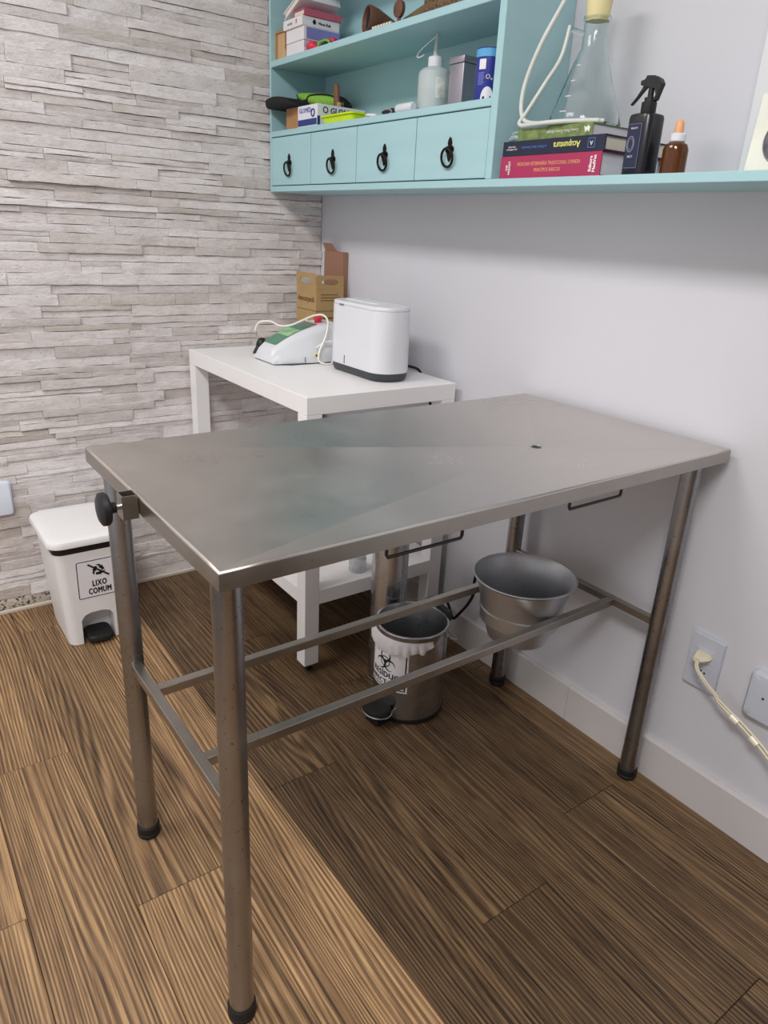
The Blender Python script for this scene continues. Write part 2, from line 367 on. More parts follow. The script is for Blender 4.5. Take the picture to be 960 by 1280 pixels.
# floor planks
edges = [0.0, -0.108]+[-0.108-0.1875*k for k in range(1, 13)]
joints = {1: -1.68, 2: -0.95, 3: -1.793, 4: -1.23, 5: -0.72, 6: -1.375, 7: -0.83}
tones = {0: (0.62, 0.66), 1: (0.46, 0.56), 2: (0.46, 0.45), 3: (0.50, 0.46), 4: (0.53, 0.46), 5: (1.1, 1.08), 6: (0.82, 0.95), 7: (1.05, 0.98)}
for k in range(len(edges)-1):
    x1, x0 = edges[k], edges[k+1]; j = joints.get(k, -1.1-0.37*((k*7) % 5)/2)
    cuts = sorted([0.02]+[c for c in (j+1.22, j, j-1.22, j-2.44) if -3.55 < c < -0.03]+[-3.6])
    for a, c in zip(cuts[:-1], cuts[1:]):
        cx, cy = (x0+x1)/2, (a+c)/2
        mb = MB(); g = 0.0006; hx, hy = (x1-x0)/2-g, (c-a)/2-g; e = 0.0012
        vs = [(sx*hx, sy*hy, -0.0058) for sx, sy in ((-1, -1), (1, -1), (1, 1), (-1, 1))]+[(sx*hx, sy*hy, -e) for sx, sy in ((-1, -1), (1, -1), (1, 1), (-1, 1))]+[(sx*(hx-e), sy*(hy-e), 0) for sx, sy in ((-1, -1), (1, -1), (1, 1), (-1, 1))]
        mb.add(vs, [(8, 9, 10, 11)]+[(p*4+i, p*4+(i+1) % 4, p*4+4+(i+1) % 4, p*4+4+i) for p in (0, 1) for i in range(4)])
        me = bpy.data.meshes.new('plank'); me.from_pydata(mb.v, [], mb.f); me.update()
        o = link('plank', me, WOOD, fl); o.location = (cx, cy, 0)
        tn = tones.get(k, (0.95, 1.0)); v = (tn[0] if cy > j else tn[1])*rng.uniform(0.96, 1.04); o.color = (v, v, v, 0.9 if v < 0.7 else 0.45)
# skirting along the white wall, in two lengths
bb = bpy.data.objects.new('baseboard_right', None); COL.objects.link(bb); struct(bb)
def skirting(y0, y1):
    prof = [(0.0, 0.0), (-0.015, 0.0), (-0.015, 0.1085), (-0.0135, 0.111), (-0.0115, 0.112), (0.0, 0.112)]
    return MB().loft([[(x-0.0005, y, z+0.0002) for x, z in prof] for y in (y0, y1)])
build('board', skirting(-1.4295, 0.0), SKIRT, bb, 30); build('board', skirting(-3.55, -1.4305), SKIRT, bb, 30)
# white panel on the wall above the shelf
struct(build('trim_3', MB().bbox(-0.045, -0.0005, -2.9, -1.632, 1.4215, 2.88, 0.004), mat('white_panel', (228, 228, 231), 0.5, var=0.01)))

# ------------------------------------------------------------------ steel examination table
TL, TW, TH = 1.1614, 0.5986, 0.90
tb = thing('steel_table', (-0.02, -1.7349, 0), 'stainless steel examination table with sloped draining top on four tubular legs', 'table', rz=0.0079)
def tabletop():
    mb = MB(); k = 0.003; dx, dy, dr, dz = -0.303, 0.273, 0.013, 0.873
    outer = lambda ins, z: [(-TL+ins, ins, z), (-ins, ins, z), (-ins, TW-ins, z), (-TL+ins, TW-ins, z)]
    def dense(r, n=16):
        out = []
        for i in range(4):
            a, c = Vector(r[i]), Vector(r[(i+1) % 4])
            out += [a.lerp(c, t/n) for t in range(n)]
        return out
    k = 0.0042; rings = [outer(0.014, TH-0.028), outer(0.0, TH-0.028)]+[outer(k-k*math.cos(a_), TH-k+k*math.sin(a_)) for a_ in [PI/2*i_/10 for i_ in range(11)]]+[outer(0.009, TH-0.0006)]
    rings = [dense(r) for r in rings]; R0 = rings[-1]; n = len(R0)
    for t in (0.25, 0.5, 0.75, 1.0):
        ring = []
        for i, p in enumerate(R0):
            q = Vector((p.x-dx, p.y-dy, 0)).normalized(); tgt = Vector((dx+q.x*dr, dy+q.y*dr, dz))
            ring.append(Vector(p).lerp(tgt, t))
        rings.append(ring)
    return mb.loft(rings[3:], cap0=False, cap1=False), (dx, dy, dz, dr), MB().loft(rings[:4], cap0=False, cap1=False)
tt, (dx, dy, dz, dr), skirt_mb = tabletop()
build('folded_edge', skirt_mb, RAILST, tb)  # same sheet as the top; darker steel colour stands in for its dimmer reflection
top = build('tabletop', tt, TOPST, tb, smooth=1.2)
for p_ in top.data.polygons:
    p_.use_smooth = True
bm = bmesh.new(); bm.from_mesh(top.data)
for e_ in bm.edges:
    zc = sum(v_.co.z for v_ in e_.verts)/2; xy = [v_.co for v_ in e_.verts]
    rim = all(min(c_.x+TL, -c_.x, c_.y, TW-c_.y) < 0.0043 for c_ in xy)
    if rim and zc > TH-0.0275 and abs((xy[0]-xy[1]).normalized().z) < 0.99: e_.smooth = True
bm.to_mesh(top.data); bm.free()
dn = build('drain', MB().lathe([(0.0135, 0.0006), (0.012, 0.001), (0.010, -0.001), (0.0098, -0.02), (0.012, -0.022), (0.012, -0.06)], (dx, dy, dz), 28), BINST, top)
build('drain_hole', MB().lathe([(0.0, -0.012), (0.0099, -0.012)], (dx, dy, dz), 24), INK, dn)
for lx in (-TL+0.0345, -0.0345):
    for ly in (0.0577, TW-0.0577):
        lg = build('leg', MB().lathe([(0.0215, 0.024), (0.0215, TH-0.022)], (lx, ly, 0), 32, close=True), LEGST, tb)
        build('rubber_foot', MB().lathe([(0.0, 0.0), (0.021, 0.0), (0.024, 0.004), (0.0245, 0.010), (0.0228, 0.013), (0.0245, 0.017), (0.0245, 0.03), (0.0218, 0.034)], (lx, ly, 0), 28), BLACKR, lg)
RZ = 0.456; hw = 0.0095
for lx in (-TL+0.0345, -0.0345):
    build('end_rail', MB().bbox(lx-hw, lx+hw, 0.0577+0.018, TW-0.0577-0.018, RZ-hw, RZ+hw, 0.0012, 1), RAILST, tb)
for ly in (0.193, 0.421):
    build('long_rail', MB().bbox(-TL+0.0345+hw, -0.0345-hw, ly-hw, ly+hw, RZ-hw-0.001, RZ+hw-0.001, 0.0012, 1), RAILST, tb)
for x0, x1 in ((-0.901, -0.755), (-0.503, -0.358)):
    yy = 0.0065
    build('wire_holder', MB().tube([(x0, yy, TH-0.026), (x0, yy, TH-0.040), (x0+0.002, yy, TH-0.0445), (x1-0.002, yy, TH-0.0445), (x1, yy, TH-0.040), (x1, yy, TH-0.026)], 0.0028, 8), mat('dark_wire', (70, 62, 60), 0.35, metal=0.9), tb)
# clamp socket on the short edge
cx0, cx1, cy0, cy1 = -TL-0.025, -TL-0.001, 0.297, 0.324
cz0, cz1 = TH-0.034, TH+0.004; th = 0.002
ck = MB()
for q in ((cx0, cx1, cy0, cy0+th), (cx0, cx1, cy1-th, cy1), (cx0, cx0+th, cy0+th, cy1-th), (cx1-th, cx1, cy0+th, cy1-th)): ck.box(*q, cz0, cz1)
ck = build('clamp_socket', ck, RAILST, tb, 30)
kz = TH-0.015; ky = (cy0+cy1)/2
kn = build('clamp_knob', MB().lathe([(0.0, 0.017), (0.0085, 0.017), (0.009, 0.009), (0.013, 0.0075), (0.0235, 0.006), (0.0262, 0.002), (0.0255, -0.005), (0.02, -0.008), (0, -0.0095)], (cx0-0.0235, ky, kz), 30, axis='x'), BLACKP, ck)
build('clamp_screw', MB().lathe([(0.0045, -0.02), (0.0045, 0.004)], (cx0-0.0, ky, kz), 12, axis='x', close=True), BINST, ck)

# aluminium bucket hanging between the rails
BX, BY = -0.263, -1.4278
bk = thing('drain_bucket', (BX, BY, 0.358), 'stepped aluminium bucket hung between the rails under the steel table', 'bucket')
R = lambda r, z: (r, z)
bprof = [(0.0, 0.3595), (0.068, 0.3595), (0.077, 0.363), (0.0880, 0.4045), (0.0880, 0.4075), (0.0985, 0.4090), (0.1000, 0.4110), (0.1030, 0.4440), (0.1000, 0.4462), (0.1000, 0.4485), (0.1020, 0.4495), (0.1044, 0.4665), (0.1165, 0.5200), (0.1225, 0.5255), (0.1255, 0.5275), (0.1255, 0.530), (0.1225, 0.5305), (0.1150, 0.521), (0.1070, 0.480), (0.0985, 0.449), (0.0960, 0.411), (0.086, 0.403), (0.074, 0.366), (0.0, 0.3625)]
build('bucket_body', MB().lathe(bprof, (BX, BY, 0), 56), ALUM, bk, 30)
build('rolled_rim', MB().torus((BX, BY, 0.529), 0.1245, 0.0026, 'z', 56, 8), ALUM, bk)

# ------------------------------------------------------------------ white side table
WX0, WX1, WY0, WY1, WZ = -0.5494, -0.0266, -0.8497, -0.010, 0.8725
wt = thing('side_table', ((WX0+WX1)/2, (WY0+WY1)/2, 0), 'white laminate table with thick top and low shelf against the stone wall', 'table')
build('tabletop', MB().bbox(WX0, WX1, WY0, WY1, WZ-0.05, WZ, 0.0012, 1), WHITET, wt)
lw = 0.049
for x0 in (WX0, WX1-lw):
    for y0 in (WY0, WY1-lw):
        lg = build('leg', MB().bbox(x0, x0+lw, y0, y0+lw, 0.03, WZ-0.0505, 0.001, 1), WHITET, wt)
        build('caster', MB().lathe([(0.0, -0.007), (0.013, -0.007), (0.0145, 0.0), (0.013, 0.007), (0.0, 0.007)], (x0+lw/2, y0+lw/2, 0.0148), 20, axis='x').box(x0+lw/2-0.009, x0+lw/2+0.009, y0+lw/2-0.008, y0+lw/2+0.008, 0.021, 0.0305), BLACKP, lg)
build('shelf', MB().bbox(WX0+0.001, WX1-0.001, WY0+lw+0.0003, WY1-lw-0.0003, 0.236, 0.2835, 0.001, 1), WHITET, wt)
build('shelf_rail', MB().bbox(WX0+lw+0.0003, WX1-lw-0.0003, WY0+0.001, WY0+lw, 0.236, 0.2835, 0.001, 1), WHITET, wt)
build('shelf_rail', MB().bbox(WX0+lw+0.0003, WX1-lw-0.0003, WY1-lw, WY1-0.001, 0.236, 0.2835, 0.001, 1), WHITET, wt)

# ------------------------------------------------------------------ white pedal bin (LIXO COMUM)
PX, PY = -1.021, -0.205
pb = thing('pedal_bin', (PX, PY, 0), 'white plastic pedal bin with black rim band and LIXO COMUM sticker by stone wall', 'bin')
H1 = 0.335
def bw(z): t = z/H1; return 0.090+0.020*t, 0.124+0.016*t
rings = [rrect(PX, PY, bw(z)[0], bw(z)[1], 0.03, z) for z in (0.002, 0.05, 0.1, 0.2, H1)]
bodym = raw(MB().loft(rings), (PX, PY, 0))
nw = 0.050; arch = [(-nw, -0.02), (-nw, 0.088), (-nw*0.8, 0.104), (-nw*0.4, 0.112), (nw*0.4, 0.112), (nw*0.8, 0.104), (nw, 0.088), (nw, -0.02)]
cut = raw(MB().loft([[(u, y, v) for u, v in arch] for y in (-0.3, -0.062)]))
me = boolean(bodym, cut); me.name = 'bin_body'
bo = link('bin_body', me, WHITEB, pb, 30); ORG[bo.name] = Vector((PX, PY, 0))
build('rim_band', MB().loft([rrect(PX, PY, 0.1105, 0.1405, 0.031, H1-0.004), rrect(PX, PY, 0.113, 0.143, 0.031, H1+0.019)]), BLACKP, pb, 30)
lid = [rrect(PX, PY, hx, hy, 0.042, z) for hx, hy, z in ((0.119, 0.149, H1+0.0185), (0.124, 0.154, H1+0.021), (0.125, 0.155, H1+0.034), (0.122, 0.152, H1+0.041), (0.113, 0.143, H1+0.0445), (0.095, 0.125, H1+0.046))]
ld = build('lid', MB().loft(lid), WHITEB, pb, 40)
build('hinge_tab', MB().bbox(PX-0.09, PX+0.09, PY+0.150, PY+0.172, H1+0.012, H1+0.038, 0.006), WHITEB, ld)
pe = [rrect(PX+0.002, PY-0.108, hx, hy, 0.02, z) for hx, hy, z in ((0.036, 0.042, 0.012), (0.040, 0.046, 0.016), (0.040, 0.046, 0.028), (0.036, 0.042, 0.033))]
build('pedal', MB().loft(pe), BLACKR, pb, 40)
# sticker, following the lean of the front face
sl = 0.016/H1; yf = lambda z: PY-0.124-sl*z
def sticker_pt(u, v, d, x0=-1.006, z0=0.232): return (x0+u, yf(z0+v)-0.0006-d, z0+v)
def rr2(w, h, r, k=4): return [(p[0], p[1]) for p in rrect(0, 0, w, h, r, 0, k)]
st = build('sticker', MB().poly(rr2(0.068, 0.068, 0.006), lambda u, v, d: sticker_pt(u, v, -d), 0.0008), PAPERW, pb)
def frame(w, h, r, t, to3):
    a, c = rr2(w, h, r), rr2(w-t, h-t, max(r-t, 0.0005)); n = len(a)
    return MB().add([to3(u, v, 0.0004) for u, v in a]+[to3(u, v, 0.0004) for u, v in c], [(i, (i+1) % n, n+(i+1) % n, n+i) for i in range(n)])
build('printed_border', frame(0.0655, 0.0655, 0.006, 0.0026, sticker_pt), INK, st)
sp = lambda dz: (lambda p: Vector(sticker_pt(p.x, p.y+dz, 0.0005)))
text('LIXO', 0.029, INK, st, None, None, bold=0.0016, sx=0.62, spacing=1.15, warp=sp(-0.018))
text('COMUM', 0.029, INK, st, None, None, bold=0.0017, sx=0.60, spacing=1.12, warp=sp(-0.045))
sy = MB()
def arrow(k):
    """one bent arrow of the recycling sign: tail, corner fold and head"""
    R3 = Matrix.Rotation(2*PI*k/3, 2)
    tail = [(-0.0175, 0.0020), (-0.0095, 0.0150), (-0.0020, 0.0110), (-0.0095, -0.0025)]
    head = [(-0.0075, 0.0190), (0.0040, 0.0190), (0.0085, 0.0125), (0.0125, 0.0150), (0.0110, 0.0035), (-0.0005, 0.0070), (0.0035, 0.0095), (0.0015, 0.0125)]
    return [[tuple(R3 @ Vector(p)) for p in q] for q in (tail, head)]
for k in range(3):
    for q in arrow(k): sy.poly([(u*1.05, v*1.05) for u, v in q], lambda u, v, d: sticker_pt(u, v+0.028, 0.0005+d), 0.0002)
sl_ = [(-0.033, 0.022), (-0.0295, 0.0265), (0.033, -0.022), (0.0295, -0.0265)]
sy.poly(sl_, lambda u, v, d: sticker_pt(u, v+0.028, 0.0009+d), 0.0002)
build('crossed_recycling_symbol', sy, INK, st)

# ------------------------------------------------------------------ steel pedal bin and the tall cylinder
SX, SY, SR, SH = -0.3597, -1.1254, 0.1023, 0.2816
sb = thing('steel_pedal_bin', (SX, SY, 0), 'small round steel pedal bin, lid off, with white liner and biohazard sticker', 'bin')
build('bin_body', MB().lathe([(0.094, 0.012), (SR, 0.012), (SR, 0.246), (0.1008, 0.2475), (0.1008, 0.253), (0.1035, 0.255), (0.1035, 0.276), (0.1045, 0.279), (0.1035, 0.2815), (0.099, 0.2815), (0.0975, 0.278), (0.0975, 0.03), (0.0, 0.03)], (SX, SY, 0), 56), BINST, sb, 30)
build('base_ring', MB().lathe([(0.0, 0.0), (0.102, 0.0), (0.1045, 0.003), (0.1045, 0.014), (0.1015, 0.016)], (SX, SY, 0), 48), BLACKP, sb)
def onbin(a, z, d=0.0): return (SX+(SR+d)*math.cos(a), SY+(SR+d)*math.sin(a), z)
A0 = math.radians(190)
# text runs left to right when seen from outside: angle grows with u
sk = lambda u, v, d: onbin(A0+u/SR, 0.168+v, 0.0007+d)
def curved(w, h, d, n=18):
    mb = MB(); us = [-w+2*w*i/n for i in range(n+1)]
    mb.loft([[sk(u, -h, d) for u in us], [sk(u, h, d) for u in us]], False, False, closed=False); return mb
ss = build('sticker', curved(0.071, 0.066, 0.0), PAPERW, sb)
bo2 = MB()
W2, H2, T2 = 0.066, 0.061, 0.0035; us = [-W2+2*W2*i/24 for i in range(25)]
for z0, z1 in ((H2-T2, H2), (-H2, -H2+T2)): bo2.loft([[sk(u, z0, 0.0004) for u in us], [sk(u, z1, 0.0004) for u in us]], False, False, closed=False)
for s in (-1, 1): bo2.loft([[sk(s*W2, -H2, 0.0004), sk(s*(W2-T2), -H2, 0.0004)], [sk(s*W2, H2, 0.0004), sk(s*(W2-T2), H2, 0.0004)]], False, False, closed=False)
build('printed_border', bo2, INK, ss)
bw_ = lambda dz: (lambda p: Vector(sk(p.x, p.y+dz, 0.0005)))
text('RES\u00cdDUO', 0.0235, INK, ss, None, None, bold=0.0009, spacing=1.08, warp=bw_(-0.022))
text('INFECTANTE', 0.0205, INK, ss, None, None, bold=0.0008, spacing=1.08, warp=bw_(-0.046))
hz = MB()
def arc_strip(cx, cy, r, a0, a1, w0, w1, n=16):
    pts_o, pts_i = [], []
    for i in range(n+1):
        t = i/n; a = a0+(a1-a0)*t; w = w0+(w1-w0)*math.sin(PI*t)
        pts_o.append((cx+(r+w/2)*math.cos(a), cy+(r+w/2)*math.sin(a))); pts_i.append((cx+(r-w/2)*math.cos(a), cy+(r-w/2)*math.sin(a)))
    hz.loft([[sk(1.3*u, 1.3*v+0.020, 0.0005) for u, v in pts_o], [sk(1.3*u, 1.3*v+0.020, 0.0005) for u, v in pts_i]], False, False, closed=False)
for k in range(3):
    a = PI/2+2*PI*k/3; q = 0.0145
    arc_strip(q*math.cos(a), q*math.sin(a), 0.0125, a+0.55-2*PI+0.0, a-0.55, 0.0006, 0.0052, 26)
arc_strip(0, 0, 0.0118, 0, 2*PI, 0.0022, 0.0022, 28)
build('biohazard_symbol', hz, INK, ss)
# liner folded over the rim
ln = MB(); n = 60; r_top, r_mid, r_low = [], [], []
for i in range(n+1):
    t = i/n; a = math.radians(128+138*t); wv = 0.0035*math.sin(17*t*2)+0.002*math.sin(41*t); fall = 0.040*math.sin(PI*min(1, t*1.02))**0.6*(1-0.55*t)+0.004
    r_top.append(onbin(a, 0.262, 0.0025)); r_mid.append(onbin(a, 0.255-fall*0.35, 0.007+abs(wv))); r_low.append(onbin(a, 0.253-fall+wv*0.9, 0.0035+abs(wv)*1.4))
ln.loft([[onbin(math.radians(128+138*i/n), 0.266, 0.0016) for i in range(n+1)], r_top, r_mid, r_low], False, False, closed=False)
lo = build('bin_liner', ln, mat('liner_film', (228, 226, 228), 0.45, trans=0.1, bump=0.6, bscale=70), sb, 60)
sd = lo.modifiers.new('thick', 'SOLIDIFY'); sd.thickness = 0.0006
# pedal, pointing the way the sticker looks
pd = Matrix.Rotation(A0, 3, 'Z')
def pdl(x, y, z): v = pd @ Vector((x, y, z)); return (SX+v.x, SY+v.y, v.z)
pring = []
for z, s in ((0.030, 0.92), (0.034, 1.0), (0.046, 1.0), (0.052, 0.9)):
    pring.append([pdl(0.126+0.036*s*math.cos(2*PI*i/24), 0.044*s*math.sin(2*PI*i/24), z) for i in range(24)])
pe = build('pedal', MB().loft(pring), BLACKR, sb, 40)
build('pedal_rim', MB().tube([pdl(0.126+0.0375*math.cos(2*PI*i/24), 0.0455*math.sin(2*PI*i/24), 0.036) for i in range(25)], 0.0024, 8), BINST, pe)
build('pedal_arm', MB().loft([[pdl(x, y, z) for x, y in ((0.09, -0.03), (0.145, -0.024), (0.145, 0.024), (0.09, 0.03))] for z in (0.001, 0.029)]), BLACKP, pe)
# hinge and wire handle at the back
hb = Matrix.Rotation(A0+PI-0.25, 3, 'Z')
def hdl(x, y, z): v = hb @ Vector((x, y, z)); return (SX+v.x, SY+v.y, v.z)
hh = build('hinge_block', MB().loft([[hdl(x, y, z) for x, y in ((0.1025, -0.03), (0.120, -0.026), (0.120, 0.026), (0.1025, 0.03))] for z in (0.262, 0.290)]), BLACKP, sb)
build('wire_handle', MB().tube([hdl(0.105, -0.045, 0.215), hdl(0.13, -0.045, 0.205), hdl(0.14, -0.02, 0.20), hdl(0.14, 0.02, 0.20), hdl(0.13, 0.045, 0.205), hdl(0.105, 0.045, 0.215)], 0.003, 8, smooth=5), BINST, sb)

cyo = thing('steel_cylinder', (-0.3239, -0.9603, 0), 'tall narrow stainless steel cylinder standing behind the small steel pedal bin', 'canister')
build('canister_body', MB().lathe([(0.0, 0.0), (0.050, 0.0), (0.0535, 0.003), (0.0535, 0.60), (0.052, 0.606), (0.0, 0.606)], (-0.3239, -0.9603, 0), 48), BINST, cyo)
build('canister_lid', MB().lathe([(0.0545, 0.596), (0.0545, 0.615), (0.05, 0.625), (0.02, 0.632), (0.0, 0.633)], (-0.3239, -0.9603, 0), 48), BINST, cyo)
# ------------------------------------------------------------------ turquoise shelf unit
XF = -0.2184; ZB = 1.4029
cab = thing('shelf_unit', (0, -0.55, ZB), 'turquoise wall shelf unit with four small drawers and iron ring pulls', 'shelf unit')
def board(name, x0, x1, y0, y1, z0, z1, parent=cab): return build(name, MB().bbox(x0, x1, y0, y1, z0, z1, 0.0012, 1), TURQ, parent)
board('bottom_board', XF, -0.0008, -2.75, -0.0005, ZB, ZB+0.0176)
board('side_panel', XF, -0.0008, -0.0105, -0.0005, ZB+0.0178, 2.02)
board('divider_panel', XF, -0.0008, -1.1248, -1.1032, ZB+0.0178, 2.02)
board('back_panel', -0.008, -0.0008, -1.1030, -0.0107, ZB+0.0178, 2.02)
board('middle_shelf', XF, -0.0082, -1.1030, -0.0107, 1.7800, 1.7985)
board('drawer_top_board', XF, -0.0082, -1.1030, -0.0107, 1.5735, 1.5905)
board('top_board', XF, -0.0008, -1.1248, -0.0005, 2.0202, 2.038)
splits = [-0.0107, -0.2782, -0.5446, -0.8267, -1.1030]
pulls = [-0.1395, -0.4169, -0.690, -0.9688]
plate2d = [(0, 0.033), (-0.005, 0.026), (-0.0065, 0.019), (-0.004, 0.0125), (-0.0095, 0.0135), (-0.0145, 0.008), (-0.0135, 0.001), (-0.008, -0.003), (-0.0065, -0.009), (-0.0035, -0.017), (0, -0.022),
           (0.0035, -0.017), (0.0065, -0.009), (0.008, -0.003), (0.0135, 0.001), (0.0145, 0.008), (0.0095, 0.0135), (0.004, 0.0125), (0.0065, 0.019), (0.005, 0.026)]
for i in range(4):
    y1, y0 = splits[i]-0.0018, splits[i+1]+0.0018
    dr_ = board('drawer', XF+0.0008, -0.19, y0, y1, ZB+0.0202, 1.5705)
    pz = 1.4845; py = pulls[i]
    pl = build('ring_pull', MB().poly(plate2d, lambda u, v, d: (XF+0.0006-d, py-u, pz+v), 0.004).lathe([(0.0, -0.010), (0.004, -0.009), (0.0045, 0.0)], (XF-0.002, py, pz+0.006), 12, axis='x'), IRON, dr_, 30)
    g = MB(); g.tube([(XF-0.0085-0.003*math.cos(t), py+0.0210*math.sin(t), pz-0.0135+0.0205*math.cos(t)) for t in [2*PI*k/30 for k in range(31)]], 0.0032, 8, cap=False)
    build('ring', g, IRON, dr_)

# ---- things on the upper shelf
ZU = 1.7988; ZD = 1.5908; ZS = 1.4208
KRAFT = mat('kraft_card', (176, 132, 88), 0.75, var=0.08); TAN = mat('tan_wood', (204, 165, 124), 0.6, var=0.08, stretch=(6, 6, 0.8))
CARDW = mat('white_card', (228, 224, 226), 0.6, var=0.02)
o = thing('wooden_box', (-0.13, -0.048, ZU), 'pale tan wooden box standing beside stacked white cartons, upper shelf', 'box')
build('box_body', MB().box(-0.196, -0.06, -0.075, -0.014, ZU, ZU+0.079), TAN, o, 20)
build('box_frame', MB().box(-0.201, -0.196, -0.0175, -0.0125, ZU, ZU+0.084).box(-0.201, -0.196, -0.0795, -0.075, ZU+0.03, ZU+0.084).box(-0.201, -0.196, -0.075, -0.0175, ZU+0.079, ZU+0.084), KRAFT, o, 20)
def carton(name, x0, x1, y0, y1, z0, z1, m, label, cat='box', group=None, bev=0.0012):
    t = thing(name, ((x0+x1)/2, (y0+y1)/2, z0), label, cat, group)
    build('carton_body', MB().bbox(x0, x1, y0, y1, z0, z1, bev, 1), m, t, 30); return t
LILAC = mat('lilac_print', (128, 128, 188), 0.5, var=0.1)
c1 = carton('carton', -0.198, -0.070, -0.195, -0.082, ZU, ZU+0.039, CARDW, 'lowest white carton of the stack beside the wooden box')
build('print_panel', MB().box(-0.196, -0.075, -0.1958, -0.1951, ZU+0.02, ZU+0.036), mat('pale_blue_print', (176, 186, 214), 0.5), c1, 20)
c2 = carton('carton', -0.200, -0.068, -0.198, -0.085, ZU+0.0395, ZU+0.076, CARDW, 'white carton with lilac side panel, second up in the stack')
build('print_panel', MB().box(-0.190, -0.070, -0.1988, -0.1981, ZU+0.043, ZU+0.074), LILAC, c2, 20)
c3 = carton('flat_carton', -0.206, -0.070, -0.198, -0.076, ZU+0.0765, ZU+0.103, CARDW, 'flat white carton with small black print, third up in the stack')
text('Moxa Rub', 0.011, INK, c3, (-0.125, -0.1986, ZU+0.0885), FY(), bold=0.0003)
text('\u2663', 0.012, INK, c3, (-0.162, -0.1986, ZU+0.090), FY(), bold=0.0008)
text('MATRIX', 0.009, mat('grey_ink', (120, 112, 116), 0.6), c3, (-0.2066, -0.120, ZU+0.0885), FX(0))
build('red_mark', MB().poly([(0, 0.007), (-0.004, 0.002), (-0.001, 0.001), (-0.003, -0.007), (0.004, -0.001), (0.001, 0.0005), (0.004, 0.006)], lambda u, v, d: (-0.2066+0.0003, -0.158-u, ZU+0.090+v), -0.0006) if False else
      MB().poly([(0, 0.007), (-0.004, 0.002), (-0.001, 0.001), (-0.003, -0.007), (0.004, -0.001), (0.001, 0.0005), (0.004, 0.006)], lambda u, v, d: (-0.2061-d, -0.162-u, ZU+0.090+v), 0.0006), mat('red_print', (150, 40, 50), 0.5), c3)
def tilted_book(name, x0, x1, y0, y1, z0, th_, tilt, cover, pages, label, pivot_low=True):
    """book lying with its spine towards -y, tipped about x so that one long edge is up"""
    t = thing(name, ((x0+x1)/2, (y0+y1)/2, z0), label, 'book')
    Rm = Matrix.Rotation(tilt, 3, 'X'); pv = Vector(((x0+x1)/2, y0, z0))
    def tr(mb):
        mb.v = [tuple(Rm @ (Vector(v)-pv)+pv) for v in mb.v]; return mb
    build('cover', tr(MB().box(x0, x1, y0, y1, z0, z0+0.0025).box(x0, x1, y0, y1, z0+th_-0.0025, z0+th_).box(x0, x1, y0, y0+0.003, z0+0.0025, z0+th_-0.0025)), cover, t, 20)
    build('pages', tr(MB().box(x0+0.004, x1-0.004, y0+0.003, y1-0.004, z0+0.0026, z0+th_-0.0026)), pages, t, 20)
    return t
PINK = mat('rose_cover', (186, 92, 112), 0.5); PAGES = mat('page_block', (224, 216, 202), 0.75, var=0.06, nscale=40, stretch=(0.2, 0.2, 12))
tilted_book('rose_book', -0.200, -0.064, -0.202, -0.130, ZU+0.1035, 0.018, 0.0, PINK, PAGES, 'rose pink book lying on the flat white carton')
tb2 = tilted_book('white_book', -0.206, -0.062, -0.190, -0.076, ZU+0.1475, 0.020, -0.38, CARDW, PAGES, 'white book tipped over the rose pink book on the stack')
# pouches in front of the stack
def blob(mb, c, r, seg=20, rings=10, rot=0.0):
    rs = []
    for k in range(rings+1):
        a = -PI/2+PI*k/rings; cr = max(math.cos(a), 0.02)
        ring = []
        for i in range(seg):
            t = 2*PI*i/seg; x, y = r[0]*cr*math.cos(t), r[1]*cr*math.sin(t)
            ring.append((c[0]+x*math.cos(rot)-y*math.sin(rot), c[1]+x*math.sin(rot)+y*math.cos(rot), c[2]+r[2]*math.sin(a)))
        rs.append(ring)
    return mb.loft(rs)
RED = mat('red_rubber', (214, 52, 74), 0.4); LIME = mat('green_mesh', (128, 178, 62), 0.7, var=0.25, nscale=300); BLKF = mat('black_fabric', (24, 24, 28), 0.8, bump=0.3, bscale=300)
o = thing('red_rubber_ball', (-0.185, -0.222, ZU), 'red rubber squeeze ball in front of the stacked white cartons', 'ball')
build('ball_bulb', blob(MB(), (-0.185, -0.224, ZU+0.0165), (0.017, 0.022, 0.0165)), RED, o, 60)
build('ball_neck', MB().tube([(-0.185, -0.240, ZU+0.014), (-0.185, -0.262, ZU+0.008)], lambda t: 0.010-0.006*t, 12), RED, o)
o = thing('green_trim_pouch', (-0.16, -0.292, ZU), 'small black pouch with green trim beside red ball, upper shelf', 'pouch')
build('pouch_body', blob(MB(), (-0.165, -0.292, ZU+0.0125), (0.022, 0.034, 0.0125)), BLKF, o, 60)
build('green_trim', MB().tube([(-0.186, -0.262, ZU+0.010), (-0.184, -0.275, ZU+0.022), (-0.18, -0.295, ZU+0.025), (-0.18, -0.315, ZU+0.02), (-0.182, -0.326, ZU+0.01)], 0.0035, 8, smooth=4), LIME, o)
o = thing('red_jar', (-0.115, -0.236, ZU), 'small red plastic jar behind the green trimmed pouch', 'jar')
build('jar_body', MB().lathe([(0.0, 0.0), (0.014, 0.0), (0.014, 0.045), (0.012, 0.048), (0.0, 0.048)], (-0.115, -0.236, ZU), 20), RED, o)

